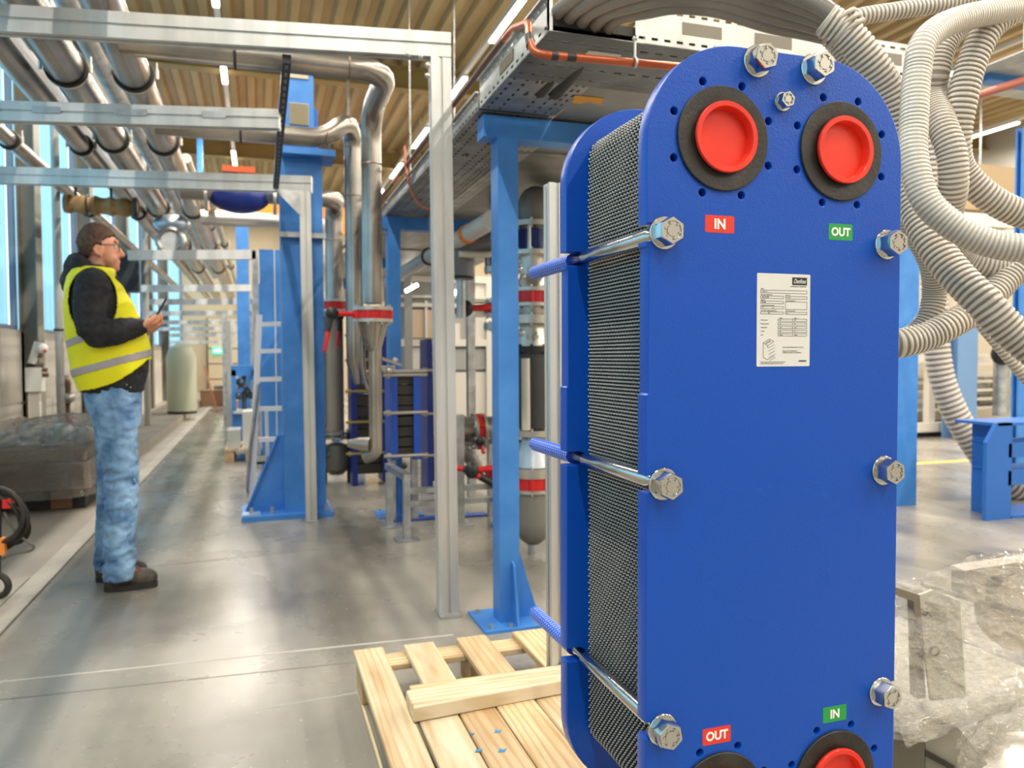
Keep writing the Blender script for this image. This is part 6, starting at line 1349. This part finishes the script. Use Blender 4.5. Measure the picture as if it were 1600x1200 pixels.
body.append(MB().ball((-0.085, 0, 1.70), 1, 24, 16, (0.095, 0.076, 0.094)))
body.append(MB().ball((-0.040, 0, 1.655), 1, 24, 16, (0.062, 0.060, 0.085)))
body.append(MB().ball((-0.022, 0, 1.605), 1, 20, 12, (0.044, 0.042, 0.036)))
body.append(MB().ball((0.002, 0, 1.588), 1, 16, 10, (0.022, 0.024, 0.020)))
body.append(MB().ball((-0.03, -0.033, 1.632), 1, 16, 10, (0.045, 0.028, 0.035))); body.append(MB().ball((-0.03, 0.033, 1.632), 1, 16, 10, (0.045, 0.028, 0.035)))
body.append(T([(0.012, 0, 1.70), (0.027, 0, 1.675), (0.040, 0, 1.653)], [0.008, 0.010, 0.0125], 12))
body.append(MB().ball((0.030, 0, 1.648), 1, 12, 8, (0.014, 0.017, 0.009)))
body.append(MB().ball((0.017, 0, 1.622), 1, 12, 8, (0.012, 0.022, 0.006))); body.append(MB().ball((0.015, 0, 1.612), 1, 12, 8, (0.012, 0.019, 0.006)))
body.append(MB().ball((0.008, 0, 1.716), 1, 16, 8, (0.014, 0.050, 0.012)))
for s in (-1, 1):
    body.append(MB().torus((-0.078, s * 0.077, 1.665), Vector((0.25, s, 0.0)), 0.021, 0.007, 20, 8)); body.append(MB().ball((-0.073, s * 0.075, 1.660), 1, 12, 8, (0.016, 0.007, 0.026)))
    body.append(MB().ball((-0.068, s * 0.072, 1.637), 1, 8, 6, (0.008, 0.008, 0.010)))
for (A, rs) in ((RS, [0.06, 0.052, 0.045, 0.043, 0.036, 0.029]), (LS, [0.06, 0.052, 0.045, 0.043, 0.036, 0.029])): body.append(T(A, rs))
for A in (RLEG, LLEG): body.append(T(A, [0.085, 0.075, 0.058, 0.05, 0.04]))
# right hand: palm up-forward, four fingers round the phone, thumb on the near side
def hand(W, s):
    W = Vector(W); out = [T([W, W + Vector((0.03, 0, 0.004)), W + Vector((0.055, 0.0, 0.012))], [0.027, 0.027, 0.024], 14)]
    for k, (dy, L) in enumerate(((-0.030, 0.9), (-0.010, 1.02), (0.011, 1.0), (0.031, 0.85))):
        b = W + Vector((0.055 - abs(k - 1.4) * 0.004, dy * s * -1, 0.012))
        out.append(T([W + Vector((0.02, dy * -s * 0.7, 0.003)), b], [0.014, 0.0125], 10))
        out.append(T([b, b + Vector((0.030 * L, 0, 0.010)), b + Vector((0.045 * L, 0, 0.030 * L)), b + Vector((0.036 * L, 0, 0.047 * L))], [0.0118, 0.0108, 0.0098, 0.0085], 10))
    th = W + Vector((0.012, s * 0.030, 0.004))
    out.append(T([th, th + Vector((0.028, s * 0.012, 0.020)), th + Vector((0.052, s * 0.006, 0.038)), th + Vector((0.072, -s * 0.006, 0.046))], [0.016, 0.0135, 0.0115, 0.0095], 10))
    return out
body += hand((0.135, -0.172, 1.296), -1); body += hand((0.14, 0.015, 1.284), 1)
remeshed('body', body, 0.0052, SKIN, MAN, 2)
def wr(sc1, amp, zs=1.0, ridge=True):
    def f(co):
        q = Vector((co.x * sc1, co.y * sc1, co.z * sc1 * zs)); n = mn.fractal(q, 0.9, 2, 3); return amp * (1 - abs(n) * 2.2 if ridge else n)
    return f
# hoodie
hd = [loft(MB(), TORSO, lz(612), lz(418), 0.0, 36, 28)]
for A in (RS, LS): hd.append(T(A, [0.088, 0.078, 0.068, 0.064, 0.055, 0.040]))
hd.append(T([(-0.10, -0.10, 1.545), (-0.17, -0.06, 1.59), (-0.195, 0, 1.60), (-0.17, 0.06, 1.59), (-0.10, 0.10, 1.545)], [0.03, 0.045, 0.052, 0.045, 0.03]))
hd.append(T([(-0.20, 0, 1.58), (-0.215, 0, 1.50), (-0.20, 0, 1.43)], [0.055, 0.06, 0.02]))
hd.append(T([(-0.11, -0.095, 1.545), (-0.05, -0.085, 1.545), (-0.02, -0.03, 1.51), (-0.02, 0.03, 1.51), (-0.05, 0.085, 1.545), (-0.11, 0.095, 1.545)], [0.03, 0.026, 0.022, 0.022, 0.026, 0.03]))
HOOD = P('black_fleece', '#1c1d20', 0.85, bump=(400, 0.4), var=(30, '#27282b', 0.4, 0.6))
remeshed('hoodie', hd, 0.0085, HOOD, MAN, 4, wr(11, 0.006, 1.6))
# jeans
JT = [(0.70, 0.0, 0.10, 0.16), (0.80, -0.005, 0.118, 0.168), (0.88, -0.018, 0.138, 0.172), (0.94, -0.024, 0.146, 0.17), (1.00, -0.026, 0.15, 0.165)]
jn = [loft(MB(), JT, 0.80, 1.0, 0.0, 32, 12)]
jn.append(T(RLEG, [0.112, 0.098, 0.085, 0.080, 0.083])); jn.append(T(LLEG, [0.112, 0.098, 0.085, 0.080, 0.083]))
cutter = 0.055
def jw(co):
    n = mn.fractal(Vector((co.x * 9, co.y * 9, co.z * 17)), 0.9, 2, 4); a = 0.010 if co.z < 0.45 or 0.5 < co.z < 0.62 else 0.006
    return a * (0.9 - abs(n) * 2.6)
JE = bpy.data.materials.new('denim'); JE.use_nodes = True; nt = JE.node_tree; b = nt.nodes['Principled BSDF']; b.inputs['Roughness'].default_value = 0.8
tc = nt.nodes.new('ShaderNodeTexCoord'); n1 = nt.nodes.new('ShaderNodeTexNoise'); n1.inputs['Scale'].default_value = 7; n1.inputs['Detail'].default_value = 6
cr = nt.nodes.new('ShaderNodeValToRGB'); cr.color_ramp.elements[0].color = lin('#4d74a2'); cr.color_ramp.elements[1].color = lin('#8bb0d3'); cr.color_ramp.elements[0].position = 0.36; cr.color_ramp.elements[1].position = 0.64
nt.links.new(tc.outputs['Object'], n1.inputs['Vector']); nt.links.new(n1.outputs[0], cr.inputs[0]); nt.links.new(cr.outputs[0], b.inputs['Base Color'])
jo = remeshed('jeans', jn, 0.0085, JE, MAN, 3, jw)
bm = bmesh.new(); bm.from_mesh(jo.data); 
bmesh.ops.delete(bm, geom=[v for v in bm.verts if v.co.z < 0.052], context='VERTS'); bm.to_mesh(jo.data); bm.free()
sl_ = jo.modifiers.new('s', 'SOLIDIFY'); sl_.thickness = 0.004
st_ = MB()
for (A, s) in ((RLEG, -1), (LLEG, 1)):
    p = spline([Vector(q) + Vector((0.005, s * 0.09, 0)) for q in A[1:]], 6)
m = MB().tube([(-0.02, -0.165, 0.90), (0.0, -0.198, 0.75), (0.012, -0.188, 0.53), (0.0, -0.19, 0.3), (-0.01, -0.197, 0.08)], 0.003, 6); m.build('seam_placeholder', JE, MAN) if False else None
# vest
def vest_shell(z_lo, z_hi, off, nz, test, name, mat, th):
    nu = 150; V = []; Fc = []
    for j in range(nz + 1):
        z = z_lo + (z_hi - z_lo) * j / nz; xc, rx, ry = interp(TORSO, z)
        for i in range(nu):
            a = 2 * math.pi * i / nu; c, s = math.cos(a), math.sin(a); c = math.copysign(abs(c) ** 0.85, c); s = math.copysign(abs(s) ** 0.85, s)
            w_ = 0.006 * mn.noise(Vector((c * 2.2, s * 2.2, z * 5)))
            V.append(Vector((xc + (rx + off + w_) * c, (ry + off + w_) * s, z)))
    for j in range(nz):
        for i in range(nu):
            q = (j * nu + i, j * nu + (i + 1) % nu, (j + 1) * nu + (i + 1) % nu, (j + 1) * nu + i); c = sum((V[k] for k in q), Vector()) / 4
            if test(c): Fc.append(q)
    m = MB().add(V, Fc); me = bpy.data.meshes.new(name); me.from_pydata(m.v, [], m.f); me.materials.append(mat); me.shade_smooth()
    bm = bmesh.new(); bm.from_mesh(me); bmesh.ops.delete(bm, geom=[v for v in bm.verts if not v.link_faces], context='VERTS'); bm.to_mesh(me); bm.free()
    o = bpy.data.objects.new(name, me); COL.objects.link(o); o.parent = MAN; sd = o.modifiers.new('s', 'SOLIDIFY'); sd.thickness = th; sd.offset = 1; return o
def hem(c): t = (c.x + 0.19) / 0.35; t = max(0, min(1, t)); return 0.985 + 0.13 * t ** 2.2 + 0.02 * t
def arm_hole(c): return abs(c.y) > 0.085 and ((c.x + 0.106) / 0.118) ** 2 + ((c.z - 1.41) / 0.163) ** 2 < 1
def vest_in(c):
    if c.z < hem(c) or arm_hole(c): return False
    if c.x > 0 and abs(c.y) < 0.03 + max(0, (c.z - 1.25)) * 0.35: return False
    return True
HV = P('hi_vis_yellow', '#eee80c', 0.55, bump=(8, 0.5, (1, 1, 1), 0.01)); RF = P('reflective_tape', '#a9a5a8', 0.4, 0.2)
vest_shell(0.96, 1.578, 0.014, 150, vest_in, 'safety_vest', HV, 0.004)
def band(zb, zf, hw): 
    def f(c):
        t = (c.x + 0.19) / 0.36; z = zb + (zf - zb) * t; return abs(c.z - z) < hw and vest_in(c)
    return f
vest_shell(1.02, 1.30, 0.0185, 110, band(1.075, 1.165, 0.018), 'reflective_band', RF, 0.002)
vest_shell(1.18, 1.42, 0.0185, 110, band(1.225, 1.335, 0.017), 'reflective_band', RF, 0.002)
# hair
hb = MB().ball((-0.087, 0, 1.703), 1, 48, 32, (0.105, 0.085, 0.103)); 
def hairline(x):
    tab = [(-0.20, 1.60), (-0.15, 1.612), (-0.115, 1.635), (-0.095, 1.69), (-0.06, 1.69), (-0.045, 1.715), (-0.01, 1.735), (0.05, 1.75)]
    for a, b in zip(tab, tab[1:]):
        if x <= b[0]: return a[1] + (b[1] - a[1]) * (x - a[0]) / (b[0] - a[0])
    return 1.75
m = MB(); keep = [f for f in hb.f if all(hb.v[k].z > hairline(hb.v[k].x) for k in f)]
m.v = [v + (v - Vector((-0.087, 0, 1.703))).normalized() * 0.006 * mn.fractal(v * 40, 1, 2, 3) for v in hb.v]; m.f = keep
ho = bpy.data.objects.new('hair', m.mesh('hair', P('brown_hair', '#46301f', 0.7, bump=(160, 0.8, (1, 1, 0.3), 0.004), var=(50, '#624632', 0.4, 0.65)), smooth=80)); COL.objects.link(ho); ho.parent = MAN
sd = ho.modifiers.new('s', 'SOLIDIFY'); sd.thickness = 0.012; sd.offset = -1
# eyes, glasses, shoes
for s in (-1, 1):
    e = MB().ball((0.004, s * 0.030, 1.690), 0.0115, 12, 8).build('eye', P('eye_white', '#e9e4dc', 0.2), MAN); MB().ball((0.0135, s * 0.030, 1.689), 0.0045, 10, 6).build('iris', P('iris_brown', '#3a2a20', 0.2), e)
g = MB()
for s in (-1, 1):
    g.torus((0.024, s * 0.032, 1.688), X_, 0.021, 0.0018, 20, 6); g.tube([(0.022, s * 0.054, 1.694), (-0.03, s * 0.074, 1.694), (-0.075, s * 0.083, 1.688)], 0.002, 6)
g.tube([(0.026, -0.011, 1.692), (0.03, 0, 1.694), (0.026, 0.011, 1.692)], 0.0015, 6)
g.build('glasses', P('glasses_frame', '#2a2523', 0.3), MAN)
SHB = P('black_work_shoe', '#3b342e', 0.6, var=(30, '#4b433b', 0.4, 0.6))
for (A, s, rot) in ((RLEG, -1, -0.06), (LLEG, 1, 0.10)):
    ax0 = A[-1][0]; y0 = A[-1][1]
    up = [MB().ball((ax0 + 0.02, y0, 0.07), 1, 20, 12, (0.10, 0.047, 0.062)), MB().ball((ax0 + 0.115, y0 - s * 0.005, 0.045), 1, 20, 12, (0.085, 0.053, 0.050)), MB().ball((ax0 - 0.03, y0, 0.05), 1, 20, 12, (0.05, 0.043, 0.055)), T([(ax0 - 0.02, y0, 0.11), (ax0 - 0.03, y0, 0.05)], [0.045, 0.043]), MB().ball((ax0 + 0.06, y0, 0.06), 1, 20, 12, (0.10, 0.046, 0.045))]
    o = remeshed('shoe', up, 0.006, SHB, MAN, 3); 
    for v in o.data.vertices: v.co.z = max(v.co.z, 0.012)
    so = []; n = 28
    for i in range(n):
        a = 2 * math.pi * i / n; so.append((ax0 + 0.06 + 0.138 * math.copysign(abs(math.cos(a)) ** 0.8, math.cos(a)), y0 + (0.05 + 0.006 * math.cos(a)) * math.copysign(abs(math.sin(a)) ** 0.8, math.sin(a))))
    sl2 = MB().prism(so, (0, 0, 0.0), X_, Y_, Z_ * 0.028).mesh('sole', P('shoe_sole', '#25221f', 0.7)); so_ = bpy.data.objects.new('sole', sl2); COL.objects.link(so_); so_.parent = o
    lm = MB()
    for k in range(4): lm.tube([(ax0 + 0.06 + k * 0.016, y0 - 0.022, 0.103 - k * 0.006), (ax0 + 0.062 + k * 0.016, y0 + 0.022, 0.103 - k * 0.006)], 0.003, 6)
    la = bpy.data.objects.new('laces', lm.mesh('laces', P('lace_red', '#7d2f26', 0.6))); COL.objects.link(la); la.parent = o
    if s < 0:
        rd = MB().ball((ax0 + 0.09, y0 - 0.03, 0.09), 0.008, 8, 6).mesh('red_tab', RED); ro = bpy.data.objects.new('red_tab', rd); COL.objects.link(ro); ro.parent = o
kb = MB()
for (px, py) in ((194, 600), (200, 604), (195, 610)): kb.ball((lx(px), -0.168, lz(py)), 0.005, 8, 6)
ko = bpy.data.objects.new('key_ring', kb.mesh('key_ring', CHROME)); COL.objects.link(ko); ko.parent = MAN
MAN.rotation_euler = (0, 0, math.radians(7)); MAN.scale = (0.87, 0.93, 1.0)
for o in MAN.children:      # parts were built in the worker's own frame: undo the automatic offset of MB.build
    if o.name.split('.')[0] in ('eye', 'glasses'):
        for v in o.data.vertices: v.co += MAN.location
        for c in o.children:
            for v in c.data.vertices: v.co += MAN.location
# the phone he holds
PH = thing('phone', 'dark smartphone held in the right hand of the person in the yellow vest', 'phone', (0, 0, 0))
R7 = Matrix.Rotation(math.radians(7), 4, 'Z'); pc = MAN.location + (R7 @ Vector((0.193, -0.160, 1.368)))
PH.location = pc; PH.rotation_euler = Euler((0, math.radians(28), math.radians(7)), 'XYZ')
a = bpy.data.objects.new('case', MB().box(-0.0045, 0.0045, -0.036, 0.036, -0.055, 0.072).mesh('case', P('phone_case', '#1b2230', 0.4), smooth=0)); COL.objects.link(a); a.parent = PH
a.modifiers.new('b', 'BEVEL').width = 0.003
a = bpy.data.objects.new('screen', MB().box(-0.0052, -0.0045, -0.032, 0.032, -0.05, 0.067).mesh('screen', P('phone_screen', '#2b4a78', 0.1), smooth=0)); COL.objects.link(a); a.parent = PH
